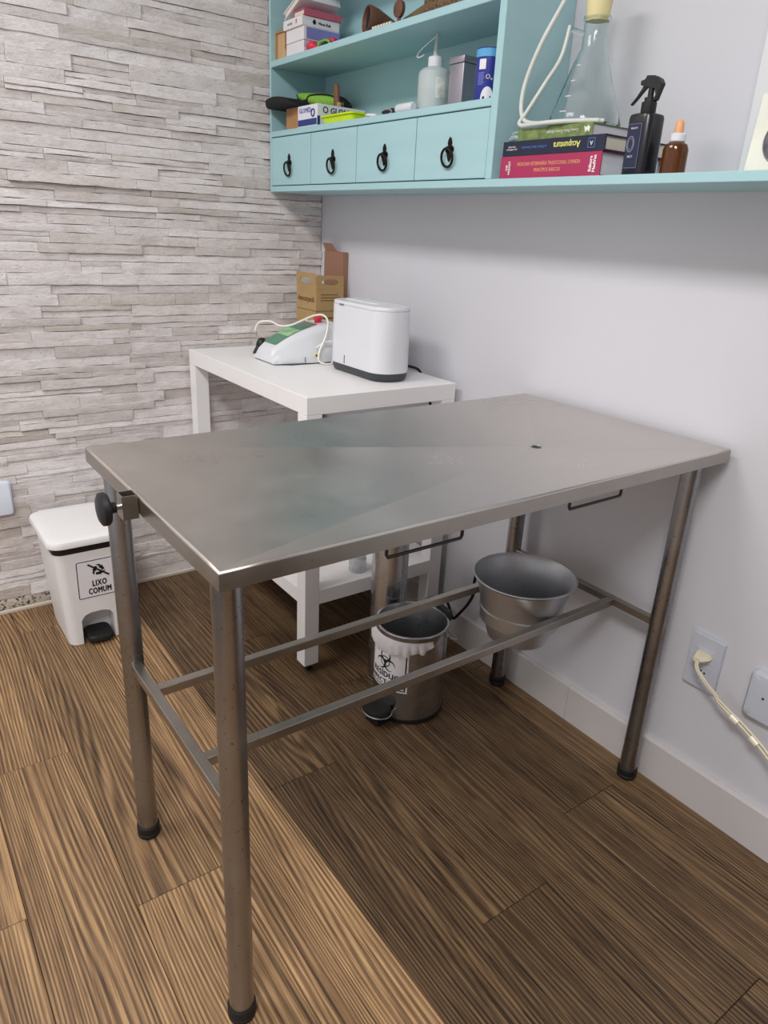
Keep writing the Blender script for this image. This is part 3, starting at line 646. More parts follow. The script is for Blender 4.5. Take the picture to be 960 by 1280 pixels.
# carved wooden pipe: bell, knob, neck and carved block
WALN = mat('carved_walnut', (104, 70, 52), 0.45, var=0.25, nscale=25, bump=0.3, bscale=90); OLIVE = mat('olive_wood', (112, 92, 62), 0.5, var=0.2, nscale=30, stretch=(6, 1, 6))
SXp = -0.150
o = thing('carved_horn', (SXp, -0.62, ZU), 'carved brown wooden horn with flared bell and ornate block, upper shelf', 'ornament')
hA = Vector((-0.198, -0.545, ZU+0.036)); hd = Vector((0.97, -0.24, -0.10)).normalized(); hu = hd.cross(Vector((0, 0, 1))).normalized(); hv = hu.cross(hd)
def hring(t, r): return [hA+hd*t+(hu*math.cos(2*PI*i/28)+hv*math.sin(2*PI*i/28))*r for i in range(28)]
build('bell', MB().loft([hring(t, r) for t, r in ((0.012, 0.028), (0.0, 0.031), (0.0, 0.0345), (0.006, 0.0352), (0.03, 0.031), (0.06, 0.021), (0.085, 0.013), (0.092, 0.010))], cap0=False), WALN, o, 40)
build('bell_mouth', MB().loft([hring(0.010, 0.0005), hring(0.010, 0.029)], False, False), INK, o)
hE = hA+hd*0.08
build('knob', MB().lathe([(0.0, -0.008), (0.012, -0.008), (0.020, -0.005), (0.020, 0.005), (0.012, 0.008), (0.0, 0.008)], (-0.172, -0.662, ZU+0.044), 24, axis='x').lathe([(0.005, 0.0), (0.005, 0.03)], (-0.172, -0.662, ZU+0.001), 12), WALN, o, 40)
build('neck', MB().tube([hE, (-0.12, -0.60, ZU+0.022), (-0.140, -0.66, ZU+0.018), (SXp, -0.74, ZU+0.024), (SXp, -0.79, ZU+0.030)], lambda t: 0.010+0.010*t, 14, smooth=4), OLIVE, o)
cb = build('carved_block', MB().bbox(SXp-0.026, SXp+0.026, -0.93, -0.77, ZU, ZU+0.056, 0.006), OLIVE, o)
gm = MB()
for j in range(2):
    for i in range(10): blob(gm, (SXp-0.0255, -0.782-0.0147*i, ZU+0.040-0.018*j+0.004*(i % 2)), (0.003, 0.006, 0.007), 8, 5)
build('carved_beads', gm, WALN, cb, 60)['kind'] = 'stuff'
te = MB()
for i in range(7): te.bbox(-0.199, -0.191, -0.575-0.013*i-0.008, -0.575-0.013*i, ZU, ZU+0.013, 0.001, 1)
build('bone_inlay', te, mat('bone', (226, 218, 200), 0.4), o)['kind'] = 'stuff'

# ---- things on the drawer-top shelf
cb = carton('cardboard_box', -0.196, -0.05, -0.158, -0.076, ZD, ZD+0.066, KRAFT, 'brown cardboard box under the black pouch on the lower shelf')
gb = carton('glove_box', -0.200, -0.020, -0.288, -0.163, ZD, ZD+0.064, mat('glove_box_card', (226, 226, 236), 0.5, var=0.02), 'white and blue glove box printed GLOMED on the lower shelf')
NAVY = mat('navy_print', (44, 62, 124), 0.5)
build('blue_band', MB().box(-0.2008, -0.2001, -0.285, -0.166, ZD+0.006, ZD+0.024).box(-0.2001, -0.190, -0.2888, -0.2881, ZD+0.002, ZD+0.03), NAVY, gb, 20)
text('GLOMED', 0.019, mat('violet_ink', (128, 118, 178), 0.5), gb, (-0.2008, -0.212, ZD+0.049), FX(0), bold=0.0004)
build('seal_mark', MB().torus((-0.2009, -0.262, ZD+0.040), 0.010, 0.0022, 'x', 20, 6), NAVY, gb)
text('\u25cb GLOMED', 0.024, INK, gb, (-0.118, -0.2888, ZD+0.047), FY(), bold=0.0005)
LIMEP = mat('lime_plastic', (206, 232, 24), 0.4, var=0.04)
o = thing('lime_tray', (-0.16, -0.42, ZD), 'bright lime plastic tray with lid in front of the glove box', 'tray')
def slab(x0, x1, y0, y1, zs):
    return MB().loft([rrect((x0+x1)/2, (y0+y1)/2, (x1-x0)/2-i_, (y1-y0)/2-i_, 0.012, z_, 4) for i_, z_ in zs])
build('tray_body', slab(-0.205, -0.125, -0.495, -0.318, ((0.006, ZD), (0.001, ZD+0.019))), LIMEP, o, 40)
build('tray_lid', slab(-0.209, -0.121, -0.499, -0.314, ((0.0, ZD+0.0193), (0.0, ZD+0.0225), (0.004, ZD+0.025))), LIMEP, o, 40)
o = thing('crumpled_tissue', (-0.19, -0.575, ZD), 'small crumpled white tissue beside the lime tray', 'tissue')
tm = blob(MB(), (-0.19, -0.575, ZD+0.006), (0.014, 0.024, 0.006), 14, 6); rg2 = random.Random(3); tm.v = [(x+rg2.uniform(-.002, .002), y+rg2.uniform(-.002, .002), max(ZD, z+rg2.uniform(-.002, .002))) for x, y, z in tm.v]
build('tissue_sheet', tm, CARDW, o, 20)
# black pouch on the cardboard box, overhanging the shelf edge
o = thing('black_pouch', (-0.2, -0.12, ZD+0.066), 'flat black fabric pouch lying on the brown cardboard box', 'pouch')
rs = []
for k, (y, w, h) in enumerate(((-0.012, 0.030, 0.014), (-0.0135, 0.044, 0.024), (-0.022, 0.050, 0.029), (-0.06, 0.052, 0.032), (-0.09, 0.052, 0.030), (-0.12, 0.05, 0.026), (-0.15, 0.045, 0.018), (-0.165, 0.030, 0.010))):
    rs.append([(-0.195+x_, y, ZD+0.0668+h/2+z_) for x_, z_, _ in rrect(0, 0, w, h/2, min(h/2, w)*0.8, 0, 4)])
build('pouch_shell', MB().loft(rs), BLKF, o, 60)
# green and black goggle case
o = thing('green_case', (-0.12, -0.24, ZD+0.0665), 'green mesh case with black piping resting on the GLOMED glove box', 'case')
GA, GB = Vector((-0.150, -0.085, ZD+0.0670)), Vector((-0.052, -0.245, ZD+0.0670))
gd = (GB-GA).normalized(); gn = Vector((gd.y, -gd.x, 0)); gl = (GB-GA).length
if gn.x > 0: gn = -gn
def gpt(t, n_, z_): return GA+gd*(t*gl)+gn*n_+Vector((0, 0, z_))
rs = []
for t, w, h, dz0 in ((-0.04, 0.004, 0.006, 0.040), (0.02, 0.016, 0.022, 0.028), (0.2, 0.026, 0.042, 0.008), (0.45, 0.030, 0.048, 0.001), (0.7, 0.030, 0.044, 0.001), (0.92, 0.024, 0.028, 0.001), (1.02, 0.008, 0.010, 0.004)):
    rs.append([gpt(t, w*math.cos(q), dz0+h/2+h/2*math.sin(q)) for q in [2*PI*i/18 for i in range(18)]])
gc = build('case_shell', MB().loft(rs), LIME, o, 60)
rs = []
for t, w, h in ((0.76, 0.031, 0.0425), (0.90, 0.0262, 0.032), (1.0, 0.014, 0.018), (1.045, 0.003, 0.006)):
    rs.append([gpt(t, w*math.cos(q), 0.0008+h/2+h/2*math.sin(q)) for q in [2*PI*i/18 for i in range(18)]])
build('black_end', MB().loft(rs), BLKF, gc, 60)
build('piping', MB().tube([gpt(t, n_, z_) for t, n_, z_ in ((0.22, 0.0275, 0.026), (0.26, 0.026, 0.012), (0.45, 0.0225, 0.006), (0.68, 0.022, 0.005), (0.80, 0.026, 0.012), (0.76, 0.026, 0.032), (0.6, 0.025, 0.040), (0.4, 0.024, 0.041), (0.26, 0.024, 0.037), (0.22, 0.0275, 0.026))], 0.003, 8, smooth=5)
      .tube([gpt(t, n_, z_) for t, n_, z_ in ((-0.03, 0.006, 0.044), (0.02, 0.013, 0.028), (0.12, 0.0225, 0.022), (0.22, 0.0275, 0.026))], 0.003, 8, smooth=5), BLKF, gc)
o = thing('wooden_peg', (-0.118, -0.272, ZD+0.0642), 'upright brown wooden peg standing on the GLOMED glove box', 'peg')
build('peg_arm', MB().loft([rrect(-0.118, -0.270+dy_, 0.006, hw_, 0.003, z_, 3) for z_, hw_, dy_ in ((ZD+0.0645, 0.012, 0), (ZD+0.09, 0.011, 0.001), (ZD+0.122, 0.009, 0.003), (ZD+0.128, 0.005, 0.003))]), mat('brown_wood', (126, 86, 66), 0.6, var=0.2), o, 40)
build('peg_foot', MB().bbox(-0.125, -0.111, -0.2875, -0.2825, ZD+0.0645, ZD+0.076, 0.002), TAN, o)
o = thing('black_clip', (-0.17, -0.645, ZD), 'small black and grey clip lying beside the white roll', 'clip')
build('clip_body', MB().loft([rrect(-0.18, -0.655, 0.014-i_, 0.033-i_, 0.010, z_, 4) for i_, z_ in ((0.001, ZD), (0, ZD+0.003), (0, ZD+0.014), (0.004, ZD+0.018))]), BLACKP, o, 40)
build('clip_edge', MB().torus((-0.1945, -0.655, ZD+0.009), 0.024, 0.002, 'x', 20, 6, sy=0.3), mat('grey_plastic', (150, 150, 152), 0.4), o)
o = thing('white_roll', (-0.17, -0.735, ZD), 'small white plastic roll lying beside the wash bottle', 'roll')
build('roll_body', MB().lathe([(0.0, -0.036), (0.009, -0.036), (0.0125, -0.033), (0.0125, 0.028), (0.010, 0.034), (0.0, 0.034)], (-0.19, -0.735, ZD+0.0125), 24, axis='y'), WHITEP, o)
# wash bottle
BXw, BYw = -0.13, -0.778
o = thing('wash_bottle', (BXw, BYw, ZD), 'translucent plastic wash bottle with thin bent nozzle, half full', 'bottle')
FROST = mat('frosted_polythene', (226, 236, 236), 0.45, var=0.01, trans=0.45)
LIQ = mat('clear_liquid', (186, 206, 206), 0.2, trans=0.6, ior=1.33)
build('bottle_body', MB().lathe([(0.0, 0.0), (0.040, 0.0), (0.043, 0.004), (0.043, 0.090), (0.041, 0.098), (0.034, 0.105), (0.021, 0.109), (0.019, 0.111)], (BXw, BYw, ZD), 40), FROST, o)
build('liquid', MB().lathe([(0.0, 0.002), (0.038, 0.002), (0.041, 0.006), (0.0415, 0.056), (0.0, 0.056)], (BXw, BYw, ZD), 36), LIQ, o)
build('screw_cap', MB().lathe([(0.0195, 0.110), (0.0195, 0.132), (0.017, 0.134), (0.0, 0.134)], (BXw, BYw, ZD), 32), WHITEP, o)
nzl = build('nozzle', MB().lathe([(0.008, 0.134), (0.0035, 0.180), (0.0032, 0.1875), (0.0, 0.1875)], (BXw, BYw, ZD), 16), FROST, o)
build('bent_tube', MB().tube([(BXw, BYw, ZD+0.182), (BXw-0.005, BYw+0.036, ZD+0.166), (BXw-0.01, BYw+0.060, ZD+0.152), (BXw-0.01, BYw+0.068, ZD+0.142), (BXw-0.01, BYw+0.058, ZD+0.139), (BXw-0.008, BYw+0.040, ZD+0.143)], 0.0016, 6, smooth=5), WHITEP, nzl)
build('paper_label', MB().loft([[(BXw+0.0436*math.cos(t), BYw+0.0436*math.sin(t), z_) for t in [math.radians(236+36*i/8) for i in range(9)]] for z_ in (ZD+0.034, ZD+0.082)], False, False, closed=False), mat('worn_label', (206, 212, 206), 0.6, var=0.25, nscale=60), o)
# tin
TIN = mat('silver_tin', (176, 172, 182), 0.35, metal=0.8, var=0.05)
o = thing('silver_tin', (-0.105, -0.90, ZD), 'square silver tin canister between the wash bottle and blue can', 'tin')
build('tin_body', MB().bbox(-0.140, -0.068, -0.905, -0.849, ZD, ZD+0.106, 0.003), TIN, o, 40)
build('tin_lid', MB().bbox(-0.142, -0.066, -0.907, -0.847, ZD+0.1062, ZD+0.122, 0.003), TIN, o, 40)
# blue can
o = thing('blue_can', (-0.15, -1.01, ZD), 'dark blue cylindrical can with light blue lid next to the divider', 'can')
CBX, CBY, CBR = -0.145, -1.004, 0.031
build('can_body', MB().lathe([(0.0, 0.0), (CBR-0.001, 0.0), (CBR, 0.002), (CBR, 0.098), (0.0, 0.098)], (CBX, CBY, ZD), 40), mat('royal_blue_print', (44, 52, 142), 0.4, var=0.06), o)
build('can_lid', MB().lathe([(CBR+0.001, 0.0982), (CBR+0.001, 0.115), (CBR-0.001, 0.1155), (0.0, 0.1155)], (CBX, CBY, ZD), 40), mat('sky_blue_plastic', (92, 168, 222), 0.4), o)
build('dark_rim', MB().torus((CBX, CBY, ZD+0.116), CBR-0.001, 0.0016, 'z', 40, 6), NAVY, o)
oc = lambda a, z_, d=0.0006: (CBX+(CBR+d)*math.cos(a), CBY+(CBR+d)*math.sin(a), ZD+z_)
def patch(a0, a1, z0, z1, d=0.0006, n=8): return MB().loft([[oc(math.radians(a0+(a1-a0)*i/n), z_, d) for i in range(n+1)] for z_ in (z0, z1)], False, False, closed=False)
build('bar_code', patch(182, 214, 0.072, 0.093), PAPERW, o)
tp = MB()
for i in range(9): q = patch(180, 206+(i*5) % 7, 0.040+0.003*i, 0.0415+0.003*i, 0.0008); tp.add(q.v, q.f)
build('small_print', tp, mat('pale_ink', (120, 126, 196), 0.5), o)
ov = MB(); ov.loft([[oc(math.radians(228)+0.5*k*math.cos(t), 0.010+0.026*k*max(-0.35, math.sin(t)), 0.0007) for t in [2*PI*i/28 for i in range(28)]] for k in (0.02, 1.0)], True, False)
build('white_oval', ov, PAPERW, o)
text('O\u2091', 0.014, PAPERW, o, None, None, bold=0.0006, warp=lambda p: Vector(oc(math.radians(232)+p.x/CBR, 0.056+p.y, 0.0008)))

# ---- things on the long bottom board
def flat_book(name, x0, x1, y0, y1, z0, th_, cover, pages, label, rot=0.0, hard=0.002):
    c = ((x0+x1)/2, (y0+y1)/2)
    t = thing(name, (c[0], c[1], z0), label, 'book')
    def tr(mb):
        R_ = Matrix.Rotation(rot, 3, 'Z'); cc = Vector((*c, 0)); mb.v = [tuple(R_ @ (Vector(v)-cc)+cc) for v in mb.v]; return mb
    build('cover', tr(MB().box(x0, x1, y0, y1, z0, z0+hard).box(x0, x1, y0, y1, z0+th_-hard, z0+th_).box(x0, x0+hard, y0, y1, z0+hard, z0+th_-hard)), cover, t, 20)
    build('pages', tr(MB().box(x0+hard, x1-0.004, y0+0.003, y1-0.003, z0+hard+0.0001, z0+th_-hard-0.0001)), pages, t, 20)
    t['r'] = 0; del t['r']
    return t
CRIM = mat('crimson_cover', (168, 46, 88), 0.4, var=0.05); NAVC = mat('navy_cover', (26, 34, 58), 0.4, var=0.1); GRNC = mat('green_marbled_cover', (112, 132, 76), 0.5, var=0.35, nscale=60)
PG2 = mat('white_page_block', (214, 214, 222), 0.75, var=0.05, nscale=40, stretch=(0.2, 0.2, 12)); GOLD = mat('peach_ink', (232, 168, 128), 0.5); YEL = mat('yellow_ink', (226, 226, 120), 0.5); BLUI = mat('blue_ink', (92, 122, 196), 0.5); WHI = mat('white_ink', (232, 226, 228), 0.5)
b1 = flat_book('crimson_book', -0.207, -0.010, -1.4315, -1.1415, ZS, 0.046, CRIM, PG2, 'thick crimson book at the bottom of the stack on the long board', hard=0.0025)
text('MEDICINA VETERIN\u00c1RIA TRADICIONAL CHINESA', 0.0105, GOLD, b1, (-0.2076, -1.287, ZS+0.0285), FX(0), sx=0.78)
text('PRINC\u00cdPIOS B\u00c1SICOS', 0.0105, GOLD, b1, (-0.2076, -1.287, ZS+0.0155), FX(0), sx=0.78)
text('XIE\nPREAST', 0.0085, WHI, b1, (-0.2076, -1.168, ZS+0.022), FX(0), rot=PI/2, bold=0.0003)
text('Editora\nMedVet', 0.0100, WHI, b1, (-0.2076, -1.411, ZS+0.023), FX(0), rot=PI/2, bold=0.0005)
b2 = flat_book('navy_book', -0.208, -0.006, -1.436, -1.1465, ZS+0.0463, 0.030, NAVC, PAGES, 'navy blue book with yellow title between crimson and green books', hard=0.003)
zz = ZS+0.0463+0.0155
text('Acupuntura', 0.018, YEL, b2, (-0.2086, -1.336, zz), FX(0), rot=PI, bold=0.0003, sx=0.85)
text('na Pr\u00e1tica Cl\u00ednica Veterin\u00e1ria', 0.0075, BLUI, b2, (-0.2086, -1.243, zz), FX(0), rot=PI, sx=0.85)
text('Jean Guilherme\nSilvia Latini', 0.0052, WHI, b2, (-0.2086, -1.175, zz), FX(0), rot=PI)
lg_ = MB()
for q in ((-0.009, 0.009, 0.008, 0.009), (-0.009, 0.009, -0.009, -0.008), (-0.009, -0.008, -0.008, 0.008), (0.008, 0.009, -0.008, 0.008)): lg_.box(-0.2086, -0.2081, -1.402+q[0], -1.402+q[1], zz+q[2], zz+q[3])
build('square_logo', lg_, BLUI, b2, 20); text('A', 0.012, WHI, b2, (-0.2086, -1.402, zz), FX(0), rot=PI)
b3 = flat_book('green_book', -0.203, -0.030, -1.396, -1.184, ZS+0.0768, 0.0235, GRNC, PG2, 'green marbled book on top of the navy book', rot=0.0, hard=0.0015)
z3 = ZS+0.0768+0.012
text('Couto, Pires, Costa e Borges', 0.0075, WHI, b3, (-0.2036, -1.315, z3), FX(0), rot=PI)
build('white_figure', MB().poly([(-0.008, 0.006), (-0.003, 0.003), (0.003, 0.006), (0.008, 0.003), (0.006, -0.006), (0.001, -0.002), (-0.004, -0.006)], lambda u, v, d: (-0.2031-d, -1.381-u, z3+v), 0.0005), WHI, b3)
o = thing('plastic_sleeve', (-0.19, -1.165, ZS+0.0768), 'folded clear plastic sleeve lying by the green book end', 'sleeve')
build('sleeve_film', MB().tube([(-0.19, -1.150, ZS+0.083), (-0.192, -1.165, ZS+0.0855), (-0.188, -1.181, ZS+0.0845)], 0.006, 10, smooth=4).tube([(-0.184, -1.150, ZS+0.094), (-0.186, -1.165, ZS+0.0965), (-0.184, -1.181, ZS+0.0955)], 0.0045, 10, smooth=4), mat('clear_film', (206, 222, 222), 0.25, trans=0.6), o)

# flask on the books
FXc, FYc, FZ = -0.105, -1.285, ZS+0.0768+0.0237
GLASS = mat('clear_glass', (244, 250, 250), 0.03, var=0.0, trans=1.0, ior=1.3)
fk = thing('filter_flask', (FXc, FYc, FZ), 'large clear conical glass flask with cream stopper standing on the books', 'flask')
gp = [(0.0, 0.0), (0.072, 0.0), (0.079, 0.004), (0.079, 0.010), (0.0735, 0.030), (0.034, 0.140), (0.0265, 0.156), (0.0265, 0.205), (0.029, 0.209), (0.029, 0.213), (0.0262, 0.213), (0.0245, 0.207), (0.0245, 0.156), (0.032, 0.139), (0.0715, 0.029), (0.0765, 0.011), (0.0, 0.004)]
build('glass_body', MB().lathe(gp, (FXc, FYc, FZ), 48), GLASS, fk)
sa = math.radians(120)
build('side_arm', MB().tube([(FXc+0.025*math.cos(sa), FYc+0.025*math.sin(sa), FZ+0.185), (FXc+0.055*math.cos(sa), FYc+0.055*math.sin(sa), FZ+0.195)], 0.0055, 12), GLASS, fk)
build('stopper', MB().lathe([(0.0, 0.205), (0.0228, 0.205), (0.0275, 0.250), (0.028, 0.275), (0.0, 0.275)], (FXc, FYc, FZ), 32), mat('cream_rubber', (226, 214, 160), 0.55), fk)
for i in range(4):
    rr_ = 0.0735-0.0395*(0.022+0.030*i-0.03+0.008)/0.11+0.0008; th0 = math.radians(188)
    build('graduation_mark', MB().tube([(FXc+rr_*math.cos(th0-0.11*k), FYc+rr_*math.sin(th0-0.11*k), FZ+0.030+0.030*i) for k in range(3)], 0.0012, 6), WHI, fk)
tbm = thing('rubber_tube', (FXc-0.06, FYc+0.08, FZ), 'translucent rubber tubing looped beside the glass flask', 'tube')
build('tubing', MB().tube([(FXc-0.010, FYc+0.048, FZ+0.33), (FXc-0.04, FYc+0.060, FZ+0.25), (FXc-0.07, FYc+0.085, FZ+0.17), (FXc-0.085, FYc+0.105, FZ+0.10), (FXc-0.09, FYc+0.108, FZ+0.05), (FXc-0.092, FYc+0.092, FZ+0.018), (FXc-0.093, FYc+0.05, FZ+0.0085), (FXc-0.094, FYc-0.01, FZ+0.0065), (FXc-0.09, FYc-0.06, FZ+0.006), (FXc-0.07, FYc-0.10, FZ+0.006)], 0.0050, 10, smooth=6)
      .tube([(FXc-0.06, FYc-0.105, FZ+0.0062), (FXc-0.085, FYc-0.07, FZ+0.006), (FXc-0.106, FYc-0.02, FZ+0.006), (FXc-0.106, FYc+0.05, FZ+0.006), (FXc-0.103, FYc+0.085, FZ+0.006), (FXc-0.098, FYc+0.10, FZ+0.014), (FXc-0.09, FYc+0.088, FZ+0.035), (FXc-0.07, FYc+0.062, FZ+0.09), (FXc-0.045, FYc+0.048, FZ+0.14), (FXc-0.03, FYc+0.047, FZ+0.20)], 0.0045, 10, smooth=6),
      mat('milky_rubber', (226, 230, 224), 0.4, trans=0.2), tbm, 60)

# spray bottle
QX, QY = -0.165, -1.494
o = thing('spray_bottle', (QX, QY, ZS), 'black trigger spray bottle with navy label standing in front of the books', 'bottle')
BLKG = mat('black_gloss_plastic', (30, 29, 36), 0.25)
build('bottle_body', MB().loft([rrect(QX, QY, hx, hx, hx*0.55, ZS+z_, 5) for hx, z_ in ((0.029, 0.0), (0.0315, 0.003), (0.0315, 0.116), (0.0295, 0.122), (0.022, 0.125))]), BLKG, o, 40)
build('collar', MB().lathe([(0.016, 0.124), (0.0165, 0.126), (0.0165, 0.147), (0.012, 0.148), (0.012, 0.156), (0.0065, 0.157), (0.0065, 0.176)], (QX, QY, ZS), 24), BLACKP, o)
def side(p2, w, z0=ZS): return MB().poly([(u, v) for u, v in p2], lambda u, v, d: (QX-w/2+d, QY-u, z0+v), w)
head = build('trigger_head', side([(-0.026, 0.190), (-0.026, 0.182), (-0.020, 0.180), (0.000, 0.176), (0.012, 0.172), (0.017, 0.160), (0.011, 0.148), (0.018, 0.150), (0.029, 0.180), (0.022, 0.190), (0.008, 0.197), (-0.012, 0.199), (-0.016, 0.192)], 0.014), BLACKP, o, 40)
build('trigger', side([(-0.018, 0.182), (-0.024, 0.172), (-0.033, 0.160), (-0.046, 0.147), (-0.047, 0.145), (-0.036, 0.154), (-0.024, 0.166), (-0.013, 0.176), (-0.006, 0.179)], 0.010), BLACKP, head, 30)
lb = build('printed_label', MB().box(QX-0.0323, QX-0.0317, QY-0.016, QY+0.0205, ZS+0.013, ZS+0.105), mat('navy_label', (30, 36, 66), 0.45), o, 20)
SILV = mat('silver_ink', (150, 152, 172), 0.4); fr = MB()
for q in ((-0.0145, 0.019, 0.0155, 0.016), (-0.0145, 0.019, 0.102, 0.1025), (-0.0145, -0.0140, 0.016, 0.102)): fr.box(QX-0.0328, QX-0.0324, QY+q[0], QY+q[1], ZS+q[2], ZS+q[3])
build('label_frame', fr, SILV, lb, 20)
em = MB(); em.torus((QX-0.0326, QY+0.009, ZS+0.063), 0.009, 0.0008, 'x', 28, 6, sy=1.7); em.torus((QX-0.0326, QY+0.009, ZS+0.063), 0.0065, 0.0005, 'x', 28, 6, sy=1.7)
build('oval_emblem', em, SILV, lb); text('NCY', 0.0065, WHI, lb, (QX-0.0326, QY+0.006, ZS+0.038), FX(0)); text('BEAUTY', 0.005, WHI, lb, (QX-0.0326, QY+0.004, ZS+0.094), FX(0))
o.scale = (0.87, 0.87, 0.885)
# dropper bottle
QX, QY = -0.150, -1.560
o = thing('dropper_bottle', (QX, QY, ZS), 'small amber glass dropper bottle with white collar and orange bulb', 'bottle')
build('amber_glass', MB().lathe([(0.0, 0.0), (0.021, 0.0), (0.0235, 0.003), (0.0235, 0.046), (0.020, 0.055), (0.0125, 0.060), (0.0, 0.060)], (QX, QY, ZS), 32), mat('amber_glass', (112, 62, 26), 0.08, var=0.08, trans=0.55), o)
build('white_collar', MB().lathe([(0.0135, 0.0595), (0.0145, 0.061), (0.0145, 0.072), (0.012, 0.074), (0.0, 0.074)], (QX, QY, ZS), 28), WHITEP, o)
build('rubber_bulb', MB().lathe([(0.0085, 0.073), (0.0085, 0.083), (0.0075, 0.092), (0.004, 0.0975), (0.0, 0.099)], (QX, QY, ZS), 24), mat('orange_rubber', (226, 168, 120), 0.5), o)
# cream print with a dark round picture leaning on the panel
o = thing('cream_card', (-0.06, -1.74, ZS), 'cream card with a dark round picture leaning beside the amber bottle', 'card')
Mq = Matrix.Rotation(0.10, 3, 'Y'); pvt = Vector((-0.078, -1.74, ZS+0.0003))
def lean(mb): mb.v = [tuple(Mq @ (Vector(v)-pvt)+pvt) for v in mb.v]; return mb
build('card_sheet', lean(MB().bbox(-0.080, -0.076, -1.85, -1.664, ZS+0.0003, ZS+0.142, 0.0008, 1)), mat('cream_paper', (232, 230, 216), 0.6), o)
build('round_picture', lean(MB().lathe([(0.0, 0.0), (0.040, 0.0), (0.040, 0.0004)], (-0.0806, -1.730, ZS+0.062), 40, axis='x')), mat('picture_grey', (96, 92, 100), 0.5, var=0.6, nscale=40), o)
build('round_border', lean(MB().torus((-0.0808, -1.730, ZS+0.062), 0.041, 0.0012, 'x', 40, 6)), mat('grey_print', (130, 128, 130), 0.5), o)

# ------------------------------------------------------------------ things on the white table
# white oval steriliser
mcx, mcy = -0.199, -0.6252
mc = thing('oval_humidifier', (mcx, mcy, WZ), 'white oval appliance with dark grey base standing on the white table', 'appliance')
def oval(ins, z_): return rrect(mcx, mcy, 0.068-ins, 0.153-ins, 0.060-ins, WZ+z_, 10)
build('shell', MB().loft([oval(i_, z_) for i_, z_ in ((0.001, 0.026), (0.0, 0.034), (0.002, 0.203), (0.0024, 0.205))]), WHITEP, mc, 40)
build('base', MB().loft([oval(i_, z_) for i_, z_ in ((0.012, 0.0), (0.007, 0.004), (0.0025, 0.014), (0.002, 0.0258))]), DGREY, mc, 40)
ldd = build('lid', MB().loft([oval(i_, z_) for i_, z_ in ((0.0045, 0.2052), (0.0032, 0.2065), (0.0032, 0.213), (0.006, 0.2165), (0.02, 0.217))]), WHITEP, mc, 40)
build('lid_handle', MB().loft([rrect(mcx+0.01, mcy+0.03, hx, hy, 0.02, WZ+z_, 6) for hx, hy, z_ in ((0.035, 0.09, 0.2171), (0.033, 0.088, 0.220), (0.028, 0.08, 0.221))]), WHITEP, ldd, 40)
build('lid_latch', MB().bbox(mcx-0.0685, mcx-0.0655, mcy+0.052, mcy+0.074, WZ+0.2035, WZ+0.2085, 0.001), mat('grey_slot', (120, 122, 128), 0.5), mc)
build('level_window', MB().bbox(mcx-0.0690, mcx-0.0660, mcy+0.036, mcy+0.0395, WZ+0.030, WZ+0.056, 0.0008), DGREY, mc)
# laser therapy unit
lx0 = thing('therapy_unit', (-0.30, -0.325, WZ), 'white sloped laser therapy unit with green control panel and looped cable', 'appliance')
def sect(x, n=20):
    """cross-section of the housing at x: (half width, height)"""
    t = (x+0.415)/0.235
    h = 0.040+0.086*math.sin(min(max(t, 0), 1.12)*PI/2*0.93)**0.78
    hwid = 0.094*min(1, 0.80+0.35*t) if t < 0.6 else 0.094
    return hwid, h
def house_ring(x, s=1.0):
    hwid, h = sect(x); h *= s; c = -0.325; r = min(0.028, h*0.45); top_w = hwid-0.020
    pts = [(-hwid, 0.004), (-hwid, h*0.35)]
    for i in range(6):
        a = PI-PI/2*i/5; pts.append((-(top_w-r)+r*math.cos(a)-0.0, h-r+r*math.sin(a)))
    for i in range(6):
        a = PI/2-PI/2*i/5; pts.append(((top_w-r)+r*math.cos(a), h-r+r*math.sin(a)))
    pts += [(hwid, h*0.35), (hwid, 0.004)]
    return [(x, c+u, WZ+v) for u, v in pts]
xs = [-0.415, -0.408, -0.39, -0.36, -0.33, -0.30, -0.27, -0.24, -0.21, -0.185, -0.170]
rings = [house_ring(x, 0.72 if i == 0 else (0.9 if i == 1 else 1.0)) for i, x in enumerate(xs)]
build('housing', MB().loft(rings), WHITEP, lx0, 50)
build('base_plate', MB().loft([[(x+0.003*0, y, WZ+zq) for x, y in ((-0.411, -0.395), (-0.36, -0.417), (-0.172, -0.417), (-0.172, -0.233), (-0.36, -0.233), (-0.411, -0.255))] for zq in (0.0, 0.0042)]), DGREY, lx0)
def panel(x0_, x1_, w0, w1, off, n=10):
    rows = []
    for i in range(n+1):
        x = x0_+(x1_-x0_)*i/n; w = w0+(w1-w0)*i/n; rows.append([(x, -0.325-w, WZ+sect(x)[1]+off), (x, -0.325, WZ+sect(x)[1]+off), (x, -0.325+w, WZ+sect(x)[1]+off)])
    return MB().loft(rows, False, False, closed=False)
gp_ = build('control_panel', panel(-0.392, -0.265, 0.040, 0.044, 0.0012), mat('green_panel', (84, 138, 112), 0.35, var=0.08), lx0)
build('panel_stripe', panel(-0.345, -0.300, 0.040, 0.041, 0.0018), mat('light_green_panel', (150, 200, 150), 0.35, var=0.12, nscale=40), gp_)
build('screen', panel(-0.275, -0.235, 0.040, 0.040, 0.0019), mat('grey_screen', (108, 126, 122), 0.3), gp_)
sbn = build('stop_button', MB().lathe([(0.012, 0.118), (0.012, 0.130), (0.015, 0.132), (0.015, 0.140), (0.012, 0.143), (0.0, 0.143)], (-0.215, -0.335, WZ), 20), RED, lx0)
wtri = build('warning_triangle', MB().poly([(-0.010, -0.008), (0.010, -0.008), (0.0, 0.010)], lambda u, v, d: (-0.268+u, -0.4192-d, WZ+0.030+v), 0.0005), YEL, lx0)
